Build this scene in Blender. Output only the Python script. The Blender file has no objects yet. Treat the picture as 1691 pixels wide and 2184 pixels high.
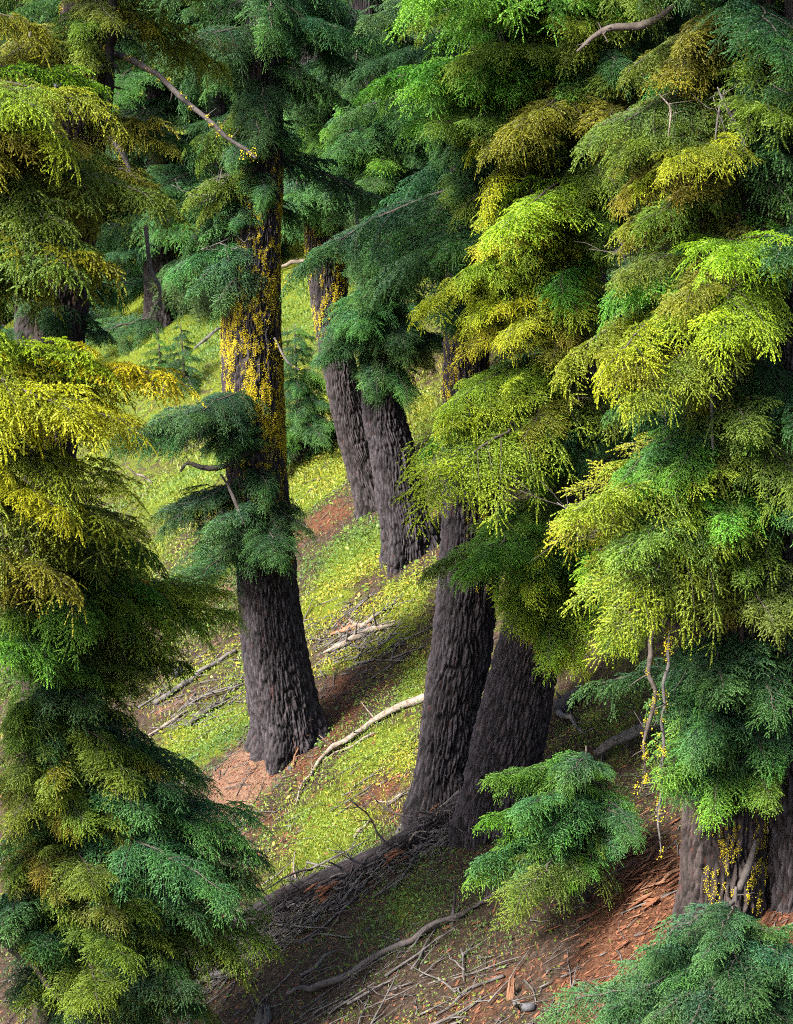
import bpy, math, random
import numpy as np
from mathutils import Vector, Matrix, Euler

SC = bpy.context.scene
COL = SC.collection
R = math.radians

# ------------------------------------------------------------------ camera
W, H = 1691.0, 2183.0                      # grid in which positions were measured
PITCH = R(-10.0)
VFOV = R(26.0)
TV = math.tan(VFOV / 2)
TH = TV * 793.0 / 1024.0
cam = bpy.data.cameras.new('camera')
cam.sensor_fit = 'VERTICAL'; cam.sensor_height = 36.0
cam.lens = 18.0 / TV
cam.clip_start = 0.5; cam.clip_end = 2000
cam.dof.use_dof = True; cam.dof.focus_distance = 27.0; cam.dof.aperture_fstop = 3.5
camo = bpy.data.objects.new('camera', cam); COL.objects.link(camo)
camo.rotation_euler = (R(90) + PITCH, 0, 0)
SC.camera = camo

# ------------------------------------------------------------------ light
SUN_EL, SUN_AZ = R(42), R(-129)            # azimuth measured from +Y clockwise: sun stands left of and behind the viewer
world = bpy.data.worlds.new('World'); SC.world = world; world.use_nodes = True
wn = world.node_tree
bg = wn.nodes['Background']
sky = wn.nodes.new('ShaderNodeTexSky'); sky.sky_type = 'NISHITA'; sky.sun_disc = False
sky.sun_elevation = SUN_EL; sky.sun_rotation = SUN_AZ
sky.dust_density = 3.0; sky.air_density = 1.0
wn.links.new(sky.outputs[0], bg.inputs[0]); bg.inputs[1].default_value = 0.092
sd = bpy.data.lights.new('sun', 'SUN'); sd.energy = 4.4; sd.angle = R(12); sd.color = (1.0, 0.95, 0.85)
so = bpy.data.objects.new('sun', sd); COL.objects.link(so)
sv = Vector((math.sin(SUN_AZ) * math.cos(SUN_EL), math.cos(SUN_AZ) * math.cos(SUN_EL), math.sin(SUN_EL)))
so.rotation_euler = (-sv).to_track_quat('-Z', 'Y').to_euler()
so.location = (-30, -30, 50)
SC.view_settings.view_transform = 'Standard'; SC.view_settings.look = 'None'
SC.view_settings.exposure = 2.25; SC.view_settings.gamma = 1.0
SC.cycles.max_bounces = 3; SC.cycles.diffuse_bounces = 2; SC.cycles.glossy_bounces = 1
SC.cycles.use_adaptive_sampling = True; SC.cycles.adaptive_threshold = .05
SC.cycles.transmission_bounces = 2; SC.cycles.transparent_max_bounces = 4
SC.cycles.use_denoising = False; SC.cycles.filter_width = 1.0

# ------------------------------------------------------------------ helpers
rng = np.random.default_rng(7)
random.seed(7)
CP, SP = math.cos(PITCH), math.sin(PITCH)
def ray(px, py):
    sx = (px - W / 2) / (W / 2) * TH; sy = (H / 2 - py) / (H / 2) * TV
    d = np.array([sx, CP - sy * SP, SP + sy * CP])
    return d / d[1]
def at(px, py, Y): return ray(px, py) * Y
PXM = (W / 2) / TH                          # measured pixels per unit tangent
def _hash(ix, iy, iz, seed):
    h = (ix.astype(np.int64) * 374761393 + iy.astype(np.int64) * 668265263 + iz.astype(np.int64) * 2147483647 + seed * 1274126177) & 0xFFFFFFFF
    h = ((h ^ (h >> 13)) * 1274126177) & 0xFFFFFFFF
    h = ((h ^ (h >> 16)) * 2246822519) & 0xFFFFFFFF
    return ((h ^ (h >> 15)) & 0xFFFFFF) / float(0xFFFFFF)
def vnoise(x, y, z=None, seed=0):
    x = np.asarray(x, float); y = np.asarray(y, float)
    z = np.zeros_like(x) if z is None else np.asarray(z, float)
    ix, iy, iz = np.floor(x), np.floor(y), np.floor(z)
    fx, fy, fz = x - ix, y - iy, z - iz
    fx = fx * fx * (3 - 2 * fx); fy = fy * fy * (3 - 2 * fy); fz = fz * fz * (3 - 2 * fz)
    r = 0
    for dx in (0, 1):
        for dy in (0, 1):
            for dz in (0, 1):
                w = (fx if dx else 1 - fx) * (fy if dy else 1 - fy) * (fz if dz else 1 - fz)
                r = r + w * _hash(ix + dx, iy + dy, iz + dz, seed)
    return r
def fbm(x, y, z=None, seed=0, o=3):
    r, a, t = 0, 1.0, 0
    for k in range(o):
        s = 2.0 ** k
        r = r + a * vnoise(np.asarray(x) * s, np.asarray(y) * s, None if z is None else np.asarray(z) * s, seed + k)
        t += a; a *= 0.5
    return r / t

# ground: a steep slope that climbs away from the viewer and to the right
GH, GA, GB = 15.0, 0.50, 0.204
def ground(x, y):
    x = np.asarray(x, float); y = np.asarray(y, float)
    z = -GH + GA * x + GB * y
    z = z + 0.55 * (fbm(x / 5.0 + 3, y / 5.0, seed=11) - .5) + 0.20 * (fbm(x / 1.3, y / 1.3 + 9, seed=12) - .5)
    return z + 0.05 * (fbm(x / .35, y / .35, seed=13, o=2) - .5)
def hit(px, py):
    d = ray(px, py)
    Y = GH / (GB + GA * d[0] - d[2])
    for _ in range(6):
        off = float(ground(d[0] * Y, Y)) - (-GH + GA * d[0] * Y + GB * Y)
        Y = (GH - off) / (GB + GA * d[0] - d[2])
    return d * Y

def mesh_of(name, V, F, mats, smooth=False, attrs=None, mat_idx=None):
    """V Nx3, F an array Mx3 or Mx4, or a list of such arrays."""
    me = bpy.data.meshes.new(name)
    Fs = F if isinstance(F, list) else [F]
    Fs = [np.asarray(f, np.int32) for f in Fs if len(f)]
    V = np.asarray(V, np.float32)
    me.vertices.add(len(V)); me.vertices.foreach_set('co', V.ravel())
    loops = np.concatenate([f.ravel() for f in Fs])
    tot = np.concatenate([np.full(len(f), f.shape[1], np.int32) for f in Fs])
    st = np.concatenate([[0], np.cumsum(tot)[:-1]]).astype(np.int32)
    me.loops.add(len(loops)); me.loops.foreach_set('vertex_index', loops)
    me.polygons.add(len(tot)); me.polygons.foreach_set('loop_start', st); me.polygons.foreach_set('loop_total', tot)
    if smooth: me.polygons.foreach_set('use_smooth', np.ones(len(tot), bool))
    if mat_idx is not None: me.polygons.foreach_set('material_index', np.asarray(mat_idx, np.int32))
    for k, a in (attrs or {}).items():
        at_ = me.attributes.new(k, 'FLOAT', 'POINT'); at_.data.foreach_set('value', np.asarray(a, np.float32))
    me.update(calc_edges=True)
    for m in (mats if isinstance(mats, (list, tuple)) else [mats]): me.materials.append(m)
    return me
def link(name, me, parent=None):
    o = bpy.data.objects.new(name, me); COL.objects.link(o)
    if parent is not None: o.parent = parent
    return o
def tag(o, label=None, cat=None, group=None, kind=None):
    if label: o['label'] = label
    if cat: o['category'] = cat
    if group: o['group'] = group
    if kind: o['kind'] = kind
    return o
def empty(name, loc):
    o = bpy.data.objects.new(name, None); COL.objects.link(o); o.location = loc; o.empty_display_size = .2
    return o
def spline(P, n):
    """Catmull-Rom through rows of P (any width), n samples spaced by arc length of the first three columns."""
    P = np.asarray(P, float)
    Q = np.vstack([2 * P[0] - P[1], P, 2 * P[-1] - P[-2]])
    out = []
    for i in range(len(P) - 1):
        p0, p1, p2, p3 = Q[i], Q[i + 1], Q[i + 2], Q[i + 3]
        for t in np.linspace(0, 1, 12, endpoint=False):
            out.append(.5 * ((2 * p1) + (-p0 + p2) * t + (2 * p0 - 5 * p1 + 4 * p2 - p3) * t * t + (-p0 + 3 * p1 - 3 * p2 + p3) * t ** 3))
    out.append(P[-1]); out = np.array(out)
    s = np.concatenate([[0], np.cumsum(np.linalg.norm(np.diff(out[:, :3], axis=0), axis=1))])
    q = np.linspace(0, s[-1], n) if np.isscalar(n) else np.asarray(n) * s[-1]
    return np.stack([np.interp(q, s, out[:, k]) for k in range(P.shape[1])], 1)
def frames(P):
    T = np.gradient(P, axis=0); T /= np.linalg.norm(T, axis=1)[:, None] + 1e-12
    N = np.zeros_like(P)
    ref = np.array([0, -1.0, 0]) if abs(T[0][1]) < .8 else np.array([0, 0, 1.0])
    n = ref - T[0] * ref.dot(T[0]); n /= np.linalg.norm(n)
    for i in range(len(P)):
        n = n - T[i] * n.dot(T[i]); n /= np.linalg.norm(n) + 1e-12
        N[i] = n
    return T, N, np.cross(T, N)
def tube(P, rad, sides=5, wob=0.0, seed=0):
    P = np.asarray(P, float); rad = np.asarray(rad, float)
    T, N, B = frames(P)
    th = np.linspace(0, 2 * np.pi, sides, endpoint=False)
    c, s = np.cos(th), np.sin(th)
    rr = rad[:, None] * np.ones(sides)
    if wob:
        ii = np.arange(len(P))[:, None] * .35 + np.zeros(sides)
        rr = rr * (1 + wob * (fbm(ii, c + 5 + 0 * ii, s + 5 + 0 * ii, seed=seed) - .5) * 2)
    V = P[:, None, :] + rr[..., None] * (c[None, :, None] * N[:, None, :] + s[None, :, None] * B[:, None, :])
    n = len(P)
    i = np.arange(n - 1)[:, None]; j = np.arange(sides)[None, :]; j2 = (j + 1) % sides
    F = np.stack([i * sides + j, i * sides + j2, (i + 1) * sides + j2, (i + 1) * sides + j], -1).reshape(-1, 4)
    V = V.reshape(-1, 3)
    V = np.vstack([V, P[0], P[-1]])
    a = n * sides
    jj = np.arange(sides)
    C = np.vstack([np.stack([np.full(sides, a), (jj + 1) % sides, jj], 1),
                   np.stack([np.full(sides, a + 1), (n - 1) * sides + jj, (n - 1) * sides + (jj + 1) % sides], 1)])
    return V, F, C
class MB:
    def __init__(s): s.V = []; s.Q = []; s.T = []; s.n = 0; s.A = []
    def add(s, V, Q=None, T=None, a=None):
        s.V.append(V)
        if Q is not None and len(Q): s.Q.append(np.asarray(Q) + s.n)
        if T is not None and len(T): s.T.append(np.asarray(T) + s.n)
        s.A.append(np.zeros(len(V)) if a is None else np.broadcast_to(a, (len(V),)))
        s.n += len(V)
    def tube(s, P, rad, sides=5, wob=0.0, seed=0, a=None):
        V, Q, T = tube(P, rad, sides, wob, seed); s.add(V, Q, T, a)
    def mesh(s, name, mats, smooth=False, attr=None):
        F = []
        if s.Q: F.append(np.vstack(s.Q))
        if s.T: F.append(np.vstack(s.T))
        return mesh_of(name, np.vstack(s.V), F, mats, smooth, {attr: np.concatenate(s.A)} if attr else None)

# ------------------------------------------------------------------ materials
def new_mat(name):
    m = bpy.data.materials.new(name); m.use_nodes = True
    nt = m.node_tree; nt.nodes.clear()
    out = nt.nodes.new('ShaderNodeOutputMaterial')
    return m, nt, out
def N(nt, t, **kw):
    n = nt.nodes.new(t)
    for k, v in kw.items(): setattr(n, k, v)
    return n
def noise(nt, scale, detail=4, rough=.6, vec=None, dist=0):
    n = N(nt, 'ShaderNodeTexNoise'); n.inputs['Scale'].default_value = scale
    n.inputs['Detail'].default_value = detail; n.inputs['Roughness'].default_value = rough; n.inputs['Distortion'].default_value = dist
    if vec is not None: nt.links.new(vec, n.inputs['Vector'])
    return n.outputs['Fac']
def ramp(nt, fac, stops):
    r = N(nt, 'ShaderNodeValToRGB'); e = r.color_ramp.elements
    while len(e) > 1: e.remove(e[-1])
    e[0].position = stops[0][0]; e[0].color = (*stops[0][1], 1)
    for p, c in stops[1:]:
        k = e.new(p); k.color = (*c, 1)
    nt.links.new(fac, r.inputs[0]); return r.outputs[0]
def mix(nt, f, a, b, typ='MIX'):
    m = N(nt, 'ShaderNodeMix', data_type='RGBA', blend_type=typ)
    for sock, v in ((0, f), (6, a), (7, b)):
        if hasattr(v, 'is_linked'): nt.links.new(v, m.inputs[sock])
        elif sock == 0: m.inputs[0].default_value = v
        else: m.inputs[sock].default_value = (*v, 1)
    return m.outputs[2]
def math_(nt, op, a, b=None, clamp=False):
    m = N(nt, 'ShaderNodeMath', operation=op); m.use_clamp = clamp
    for i, v in enumerate((a, b)):
        if v is None: continue
        if hasattr(v, 'is_linked'): nt.links.new(v, m.inputs[i])
        else: m.inputs[i].default_value = v
    return m.outputs[0]
def attr(nt, name):
    a = N(nt, 'ShaderNodeAttribute'); a.attribute_name = name; return a.outputs['Fac']
def principled(nt, out, col, rough=.8, bump=None, bstr=.5, bdist=.02, spec=.3):
    p = N(nt, 'ShaderNodeBsdfPrincipled')
    if hasattr(col, 'is_linked'): nt.links.new(col, p.inputs['Base Color'])
    else: p.inputs['Base Color'].default_value = (*col, 1)
    p.inputs['Roughness'].default_value = rough
    p.inputs['Specular IOR Level'].default_value = spec
    if bump is not None:
        b = N(nt, 'ShaderNodeBump'); b.inputs['Strength'].default_value = bstr; b.inputs['Distance'].default_value = bdist
        nt.links.new(bump, b.inputs['Height']); nt.links.new(b.outputs[0], p.inputs['Normal'])
    nt.links.new(p.outputs[0], out.inputs[0]); return p

def foliage_mat(name='hemlock_needles', transl=.38):
    m, nt, out = new_mat(name)
    oi = N(nt, 'ShaderNodeObjectInfo')
    tc = N(nt, 'ShaderNodeTexCoord').outputs['Object']
    n1 = noise(nt, 5.0, 3, .6, tc)
    tip = attr(nt, 'tip')
    young = mix(nt, 1.0, oi.outputs['Color'], (1.38, 1.42, .90), 'MULTIPLY')
    old = mix(nt, 1.0, oi.outputs['Color'], (.42, .60, 1.15), 'MULTIPLY')
    f = math_(nt, 'ADD', math_(nt, 'MULTIPLY', tip, 1.0), math_(nt, 'MULTIPLY', math_(nt, 'SUBTRACT', n1, .45), .9), True)
    col = mix(nt, f, old, young)
    p = N(nt, 'ShaderNodeBsdfPrincipled'); nt.links.new(col, p.inputs['Base Color'])
    p.inputs['Roughness'].default_value = .55; p.inputs['Specular IOR Level'].default_value = .25
    t = N(nt, 'ShaderNodeBsdfTranslucent')
    nt.links.new(mix(nt, 1.0, col, (1.1, 1.15, .7), 'MULTIPLY'), t.inputs[0])
    s = N(nt, 'ShaderNodeMixShader'); s.inputs[0].default_value = transl
    nt.links.new(p.outputs[0], s.inputs[1]); nt.links.new(t.outputs[0], s.inputs[2]); nt.links.new(s.outputs[0], out.inputs[0])
    return m
M = {}
M['needle'] = foliage_mat()

def bark_mat(name, ridge, fiss, red):
    m, nt, out = new_mat(name)
    tc = N(nt, 'ShaderNodeTexCoord').outputs['Object']
    mp = N(nt, 'ShaderNodeMapping'); mp.inputs['Scale'].default_value = (1, 1, .25); nt.links.new(tc, mp.inputs[0])
    h = attr(nt, 'bark')
    n1 = noise(nt, 28, 5, .7, mp.outputs[0]); n2 = noise(nt, 3.0, 3, .6, tc); n3 = noise(nt, 11, 3, .6, mp.outputs[0])
    c = mix(nt, math_(nt, 'MULTIPLY', h, 1.15, True), fiss, ridge)
    c = mix(nt, math_(nt, 'MULTIPLY', math_(nt, 'SUBTRACT', n3, .60), 5, True), c, red)
    v = ramp(nt, n1, [(.3, (.45, .45, .45)), (.62, (1.35, 1.3, 1.3))])
    c = mix(nt, 1.0, c, v, 'MULTIPLY')
    v2 = ramp(nt, n2, [(.35, (.75, .75, .75)), (.65, (1.2, 1.18, 1.18))])
    c = mix(nt, 1.0, c, v2, 'MULTIPLY')
    bh = noise(nt, 60, 5, .75, mp.outputs[0])
    principled(nt, out, c, .85, bh, .8, .02, .2)
    return m
M['bark'] = bark_mat('furrowed_bark', (.043, .038, .045), (.004, .0033, .0034), (.066, .031, .029))
M['bark_dark'] = bark_mat('dark_bark', (.046, .040, .044), (.005, .004, .004), (.058, .028, .025))
M['bark_red'] = bark_mat('reddish_bark', (.046, .036, .036), (.005, .004, .0038), (.10, .034, .027))

def simple_mat(name, stops, scale, rough=.85, stretch=(1, 1, 1), bump=.5, detail=4):
    m, nt, out = new_mat(name)
    tc = N(nt, 'ShaderNodeTexCoord').outputs['Object']
    mp = N(nt, 'ShaderNodeMapping'); mp.inputs['Scale'].default_value = stretch; nt.links.new(tc, mp.inputs[0])
    n1 = noise(nt, scale, detail, .65, mp.outputs[0])
    principled(nt, out, ramp(nt, n1, stops), rough, noise(nt, scale * 4, 4, .7, mp.outputs[0]), bump, .015)
    return m
M['limb'] = simple_mat('limb_bark', [(.3, (.022, .017, .014)), (.7, (.075, .060, .052))], 12)
M['dead'] = simple_mat('dead_twig', [(.3, (.028, .024, .023)), (.7, (.115, .104, .10))], 9)
M['dead_dark'] = simple_mat('dark_dead_twig', [(.3, (.020, .016, .015)), (.7, (.065, .055, .052))], 9)
M['bleached'] = simple_mat('bleached_wood', [(.32, (.075, .052, .038)), (.5, (.16, .13, .105)), (.7, (.23, .205, .18))], 16, bump=1.0)
M['pole'] = simple_mat('weathered_pole', [(.33, (.022, .018, .017)), (.52, (.062, .052, .050)), (.64, (.082, .068, .063)), (.72, (.14, .062, .03))], 3.5, bump=1.0)
M['chip'] = simple_mat('rotten_wood', [(.3, (.05, .018, .009)), (.7, (.17, .064, .03))], 7)
M['chip_pale'] = simple_mat('split_wood', [(.3, (.10, .045, .024)), (.7, (.22, .115, .066))], 7)
M['stone'] = simple_mat('grey_stone', [(.3, (.022, .022, .026)), (.7, (.07, .069, .077))], 9)
M['lichen'] = simple_mat('yellow_lichen', [(.3, (.34, .26, .010)), (.7, (.54, .44, .018))], 14, .9)
M['red_needle'] = simple_mat('rusty_needles', [(.3, (.17, .05, .012)), (.7, (.33, .11, .03))], 9)
M['cone'] = simple_mat('cone_scales', [(.3, (.16, .15, .17)), (.7, (.36, .34, .37))], 30)
def leaf_mat(name, transl=.3):
    m, nt, out = new_mat(name)
    geo = N(nt, 'ShaderNodeNewGeometry')
    hue = attr(nt, 'hue')
    c = ramp(nt, hue, [(0, (.045, .10, .02)), (.35, (.09, .155, .018)), (.65, (.17, .20, .018)), (.85, (.25, .22, .02)), (1, (.31, .21, .03))])
    p = N(nt, 'ShaderNodeBsdfPrincipled'); nt.links.new(c, p.inputs['Base Color']); p.inputs['Roughness'].default_value = .5
    p.inputs['Specular IOR Level'].default_value = .3
    t = N(nt, 'ShaderNodeBsdfTranslucent'); nt.links.new(c, t.inputs[0])
    s = N(nt, 'ShaderNodeMixShader'); s.inputs[0].default_value = transl
    nt.links.new(p.outputs[0], s.inputs[1]); nt.links.new(t.outputs[0], s.inputs[2]); nt.links.new(s.outputs[0], out.inputs[0])
    return m
M['leaf'] = leaf_mat('ground_leaves')
def ground_mat():
    m, nt, out = new_mat('forest_floor')
    tc = N(nt, 'ShaderNodeTexCoord').outputs['Object']
    n1 = noise(nt, .9, 5, .65, tc); n2 = noise(nt, 14, 5, .75, tc); n3 = noise(nt, 45, 4, .8, tc); n4 = noise(nt, 4.0, 4, .7, tc)
    soil = ramp(nt, n2, [(.28, (.018, .012, .009)), (.5, (.055, .036, .026)), (.72, (.13, .095, .072))])
    duff = ramp(nt, n2, [(.28, (.035, .014, .008)), (.5, (.105, .045, .025)), (.72, (.19, .10, .06))])
    pale = ramp(nt, n2, [(.28, (.09, .046, .03)), (.5, (.19, .105, .07)), (.72, (.31, .20, .145))])
    moss = ramp(nt, n2, [(.28, (.048, .066, .009)), (.5, (.110, .145, .013)), (.72, (.19, .205, .017))])
    def sharpen(a, w): return math_(nt, 'MULTIPLY', math_(nt, 'SUBTRACT', math_(nt, 'ADD', a, math_(nt, 'MULTIPLY', math_(nt, 'SUBTRACT', n4, .5), w)), .35), 3.0, True)
    c = mix(nt, sharpen(attr(nt, 'duff'), 1.3), soil, duff)
    c = mix(nt, sharpen(attr(nt, 'pale'), .8), c, pale)
    c = mix(nt, sharpen(attr(nt, 'moss'), 1.5), c, moss)
    c = mix(nt, 1.0, c, ramp(nt, n3, [(.3, (.5, .5, .5)), (.65, (1.3, 1.3, 1.3))]), 'MULTIPLY')
    principled(nt, out, c, .95, math_(nt, 'ADD', n3, n2), 1.0, .06, .1)
    return m
M['ground'] = ground_mat()

# ------------------------------------------------------------------ ground sheet and its cover
# patches of cover: (x, y, half width, half height in the measuring grid, strength)
MOSS = [(700, 1760, 190, 110, .9), (860, 1640, 60, 60, .8), (430, 1570, 130, 90, 1.), (440, 1430, 90, 50, .5), (680, 1020, 90, 75, 1.), (640, 630, 80, 90, 1.2), (440, 730, 150, 90, 1.1),
        (900, 870, 60, 80, .7), (760, 1190, 110, 70, .8), (850, 1290, 90, 60, .8), (440, 1240, 120, 80, .9), (740, 1410, 80, 40, .7), (880, 1450, 45, 70, .9), (830, 1350, 90, 50, .8), (690, 1290, 70, 60, .9), (790, 1600, 110, 60, .9),
        (860, 1930, 140, 70, .42), (1150, 1850, 120, 60, .4), (1300, 1560, 120, 90, .45), (590, 1880, 60, 40, .7), (1330, 1480, 90, 60, .4), (640, 480, 60, 60, .5), (1240, 1900, 80, 50, .4), (700, 850, 60, 60, .8), (400, 1030, 150, 110, .9), (300, 1200, 120, 80, .6)]
DUFF = [(720, 1510, 65, 75, 1.0), (650, 1640, 50, 26, .8), (560, 1760, 60, 30, .6), (840, 1740, 60, 20, .6), (1370, 1930, 130, 110, 1.3), (1300, 2080, 160, 90, .9), (690, 1110, 90, 30, .9), (800, 1690, 110, 35, .7), (610, 1800, 70, 40, .6), (450, 2080, 90, 30, .8),
        (800, 1470, 100, 32, .6), (1660, 1960, 80, 80, 1.2), (1050, 2120, 200, 60, .5), (1330, 1830, 120, 50, .7), (900, 1190, 30, 60, .4)]
PALE = [(520, 1650, 85, 55, 1.3), (600, 1620, 60, 25, .8), (470, 1250, 50, 45, .8), (900, 1760, 60, 40, .5), (370, 1500, 90, 25, .6)]
LEAF = [(620, 1720, 110, 70, 1.1), (850, 1590, 60, 70, 1.1), (760, 1480, 70, 60, .6), (760, 1180, 110, 80, 1.4), (890, 1230, 40, 70, 1.2), (870, 1480, 40, 80, .9), (860, 1920, 110, 60, .6), (440, 1480, 110, 60, .7),
        (1180, 1830, 130, 60, .5), (1060, 2040, 220, 80, .45), (680, 900, 50, 50, 1.2), (700, 1560, 50, 60, .7), (920, 1850, 90, 40, .5), (1120, 1950, 140, 60, .4), (640, 680, 60, 80, .8), (1270, 1880, 80, 50, .7)]
GRASS = [(740, 1790, 170, 70, 1.), (640, 1030, 90, 80, 1.1), (640, 620, 80, 90, 1.1), (420, 1570, 130, 80, .9), (440, 1260, 110, 80, .9), (440, 740, 150, 90, 1.), (860, 1930, 140, 70, .35), (880, 1400, 60, 80, .4), (590, 1880, 60, 40, .9), (900, 880, 60, 80, .8), (1300, 1560, 120, 90, .4), (1000, 1980, 200, 60, .3), (400, 1030, 150, 110, .9)]
def prep(P):
    out = []
    for x, y, rx, ry, s in P:
        c = hit(x, y); k = c[1] / PXM
        out.append((c[0], c[1], rx * k, ry * k / .42, s))
    return out
PM, PD, PP, PL, PG = map(prep, (MOSS, DUFF, PALE, LEAF, GRASS))
def field(P, x, y):
    r = np.zeros_like(np.asarray(x, float))
    for cx, cy, rx, ry, s in P:
        r = np.maximum(r, s * np.exp(-(((x - cx) / rx) ** 2 + ((y - cy) / ry) ** 2)))
    return r
def axis(lo, hi, step, far_lo, far_hi, n=22):
    core = np.arange(lo, hi, step)
    a = lo - np.geomspace(step, lo - far_lo, n)[::-1]; b = hi + np.geomspace(step, far_hi - hi, n)
    return np.concatenate([a, core, b])
gx = axis(-10, 11, .11, -320, 320)
gy = np.concatenate([14 - np.geomspace(.3, 90, 20)[::-1], np.geomspace(14, 90, 330), 90 + np.geomspace(2, 330, 20)])
X, Y = np.meshgrid(gx, gy)
Z = ground(X, Y)
nx = len(gx); ny = len(gy)
i = np.arange(ny - 1)[:, None]; j = np.arange(nx - 1)[None, :]
GF = np.stack([i * nx + j, i * nx + j + 1, (i + 1) * nx + j + 1, (i + 1) * nx + j], -1).reshape(-1, 4)
xf, yf = X.ravel(), Y.ravel()
far = np.clip((yf - 42) / 20, 0, 1)
me = mesh_of('ground', np.stack([xf, yf, Z.ravel()], 1), GF, M['ground'], True,
             {'moss': np.maximum(field(PM, xf, yf) * 1.15, .5 * far + .13 + .22 * np.clip((yf + .6 * xf - 25) / 4, 0, 1)) - .75 * field(PD, xf, yf) - .5 * field(PP, xf, yf), 'duff': np.maximum(field(PD, xf, yf), .22), 'pale': field(PP, xf, yf)})
tag(link('ground', me), kind='structure')

def scatter(n, ylo=17, yhi=62):
    u = rng.random(n); y = ylo * (yhi / ylo) ** u
    x = (rng.random(n) * 2 - 1) * y * TH * 1.15
    return x, y
GNORM = np.array([-GA, -GB, 1.0]); GNORM /= np.linalg.norm(GNORM)
def leaves_mesh(name, n, P, size, base, lift, hue, seed):
    x, y = scatter(n)
    d = field(P, x, y)
    clump = fbm(x * 1.3, y * 1.3, seed=seed)
    keep = rng.random(n) < np.clip((d * 1.15 + base) * np.clip(1.05 - field(PD, x, y) - field(PP, x, y), .06, 1) * np.clip((clump - .36) * 4.2, 0, 1.3), 0, 1)
    x, y, clump, d = x[keep], y[keep], clump[keep], d[keep]; k = len(x)
    c = np.stack([x, y, ground(x, y) + lift * rng.random(k) * (.4 + d)], 1)
    nrm = np.array([0, -.45, 1.0]) + rng.normal(0, .38, (k, 3)); nrm /= np.linalg.norm(nrm, axis=1)[:, None]
    t = rng.normal(0, 1, (k, 3)); t -= nrm * (t * nrm).sum(1)[:, None]; t /= np.linalg.norm(t, axis=1)[:, None]
    b = np.cross(nrm, t)
    s = size * (.55 + .9 * rng.random(k)) * np.clip(y / 30, .85, 1.6)
    prof = [(-1, 0), (-.45, .42), (.2, .48), (1, 0), (.2, -.48), (-.45, -.42)]
    V = np.stack([c + t * (s * p)[:, None] + b * (s * q)[:, None] + nrm * (s * (.22 * abs(q) - .1 * p * p))[:, None] for p, q in prof], 1).reshape(-1, 3)
    o = np.arange(k)[:, None] * 6
    F = np.concatenate([o + np.array([0, 1, 5]), o + np.array([1, 2, 5]), o + np.array([2, 4, 5]), o + np.array([2, 3, 4])])
    hu = np.clip(hue + 1.35 * (fbm(x * .4 + 7, y * .4, seed=34) - .5) + rng.normal(0, .17, k) + (rng.random(k) < .015) * .4, 0, 1)
    return mesh_of(name, V, F, M['leaf'], False, {'hue': np.repeat(hu, 6)})
tag(link('leafy_ground_cover', leaves_mesh('leafy_ground_cover', 760000, PL + PM, .0150, .095, .12, .28, 31)), 'yellow green small leaved plants spreading over the forest floor', 'ground cover', kind='stuff')
tag(link('broad_leaves', leaves_mesh('broad_leaves', 34000, PL, .030, .03, .14, .34, 35)), 'scattered broader round leaves among the small leaved ground cover', 'leaves', kind='stuff')
def grass_mesh(n):
    x, y = scatter(n)
    d = field(PG + PM, x, y)
    clump = fbm(x * 1.8, y * 1.8, seed=51)
    keep = rng.random(n) < np.clip((d * 1.2 + .05) * np.clip(1.05 - field(PD, x, y) - field(PP, x, y), .04, 1) * np.clip((clump - .34) * 4, 0, 1.2), 0, 1)
    x, y = x[keep], y[keep]; k = len(x)
    c = np.stack([x, y, ground(x, y) - .01], 1)
    h = (.03 + .065 * rng.random(k)) * np.clip(y / 30, .9, 1.6)
    az = rng.random(k) * 2 * np.pi
    lean = np.stack([np.cos(az) * .6 - .35, np.sin(az) * .6 - .15, np.full(k, .75)], 1)
    mid = c + lean * (h * .55)[:, None] + np.array([0, 0, 1]) * (h * .2)[:, None]
    tip = c + lean * h[:, None]
    w = np.stack([-np.sin(az), np.cos(az), 0 * az], 1) * (.0045 * np.clip(y / 26, 1, 2.2))[:, None]
    V = np.stack([c - w, c + w, mid - w * .8, mid + w * .8, tip], 1).reshape(-1, 3)
    o = np.arange(k)[:, None] * 5
    F = np.concatenate([o + np.array([0, 1, 3]), o + np.array([0, 3, 2]), o + np.array([2, 3, 4])])
    hu = np.clip(.42 + 1.3 * (fbm(x * .4 + 7, y * .4, seed=34) - .5) + rng.normal(0, .1, k), 0, 1)
    return mesh_of('grass', V, F, M['leaf'], False, {'hue': np.repeat(hu, 5)})
tag(link('grass', grass_mesh(560000)), 'short yellow green grass and moss on the slope', 'grass', kind='stuff')
def litter(n):
    mb = MB()
    x, y = scatter(n, 18, 45)
    d = np.clip(fbm(x * .8, y * .8, seed=71) * 2 - .6, 0, 1)
    for k in np.nonzero(rng.random(n) < d * .9)[0]:
        a = rng.normal(.1, .8); l = .08 + rng.random() ** 2 * .5
        dx, dy = math.cos(a) * l, math.sin(a) * l * 1.3
        xs = np.array([x[k], x[k] + dx * .5 + rng.normal(0, .03), x[k] + dx]); ys = np.array([y[k], y[k] + dy * .5, y[k] + dy])
        r = .0045 + .010 * rng.random() ** 2
        P = np.stack([xs, ys, ground(xs, ys) + r + .03 * rng.random(3)], 1)
        mb.tube(P, [r, r * .9, r * .5], 3)
    return mb
tag(link('twig_litter', litter(9000).mesh('twig_litter', M['dead'])), 'fine grey twigs strewn over the forest floor', 'twigs', kind='stuff')
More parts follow.
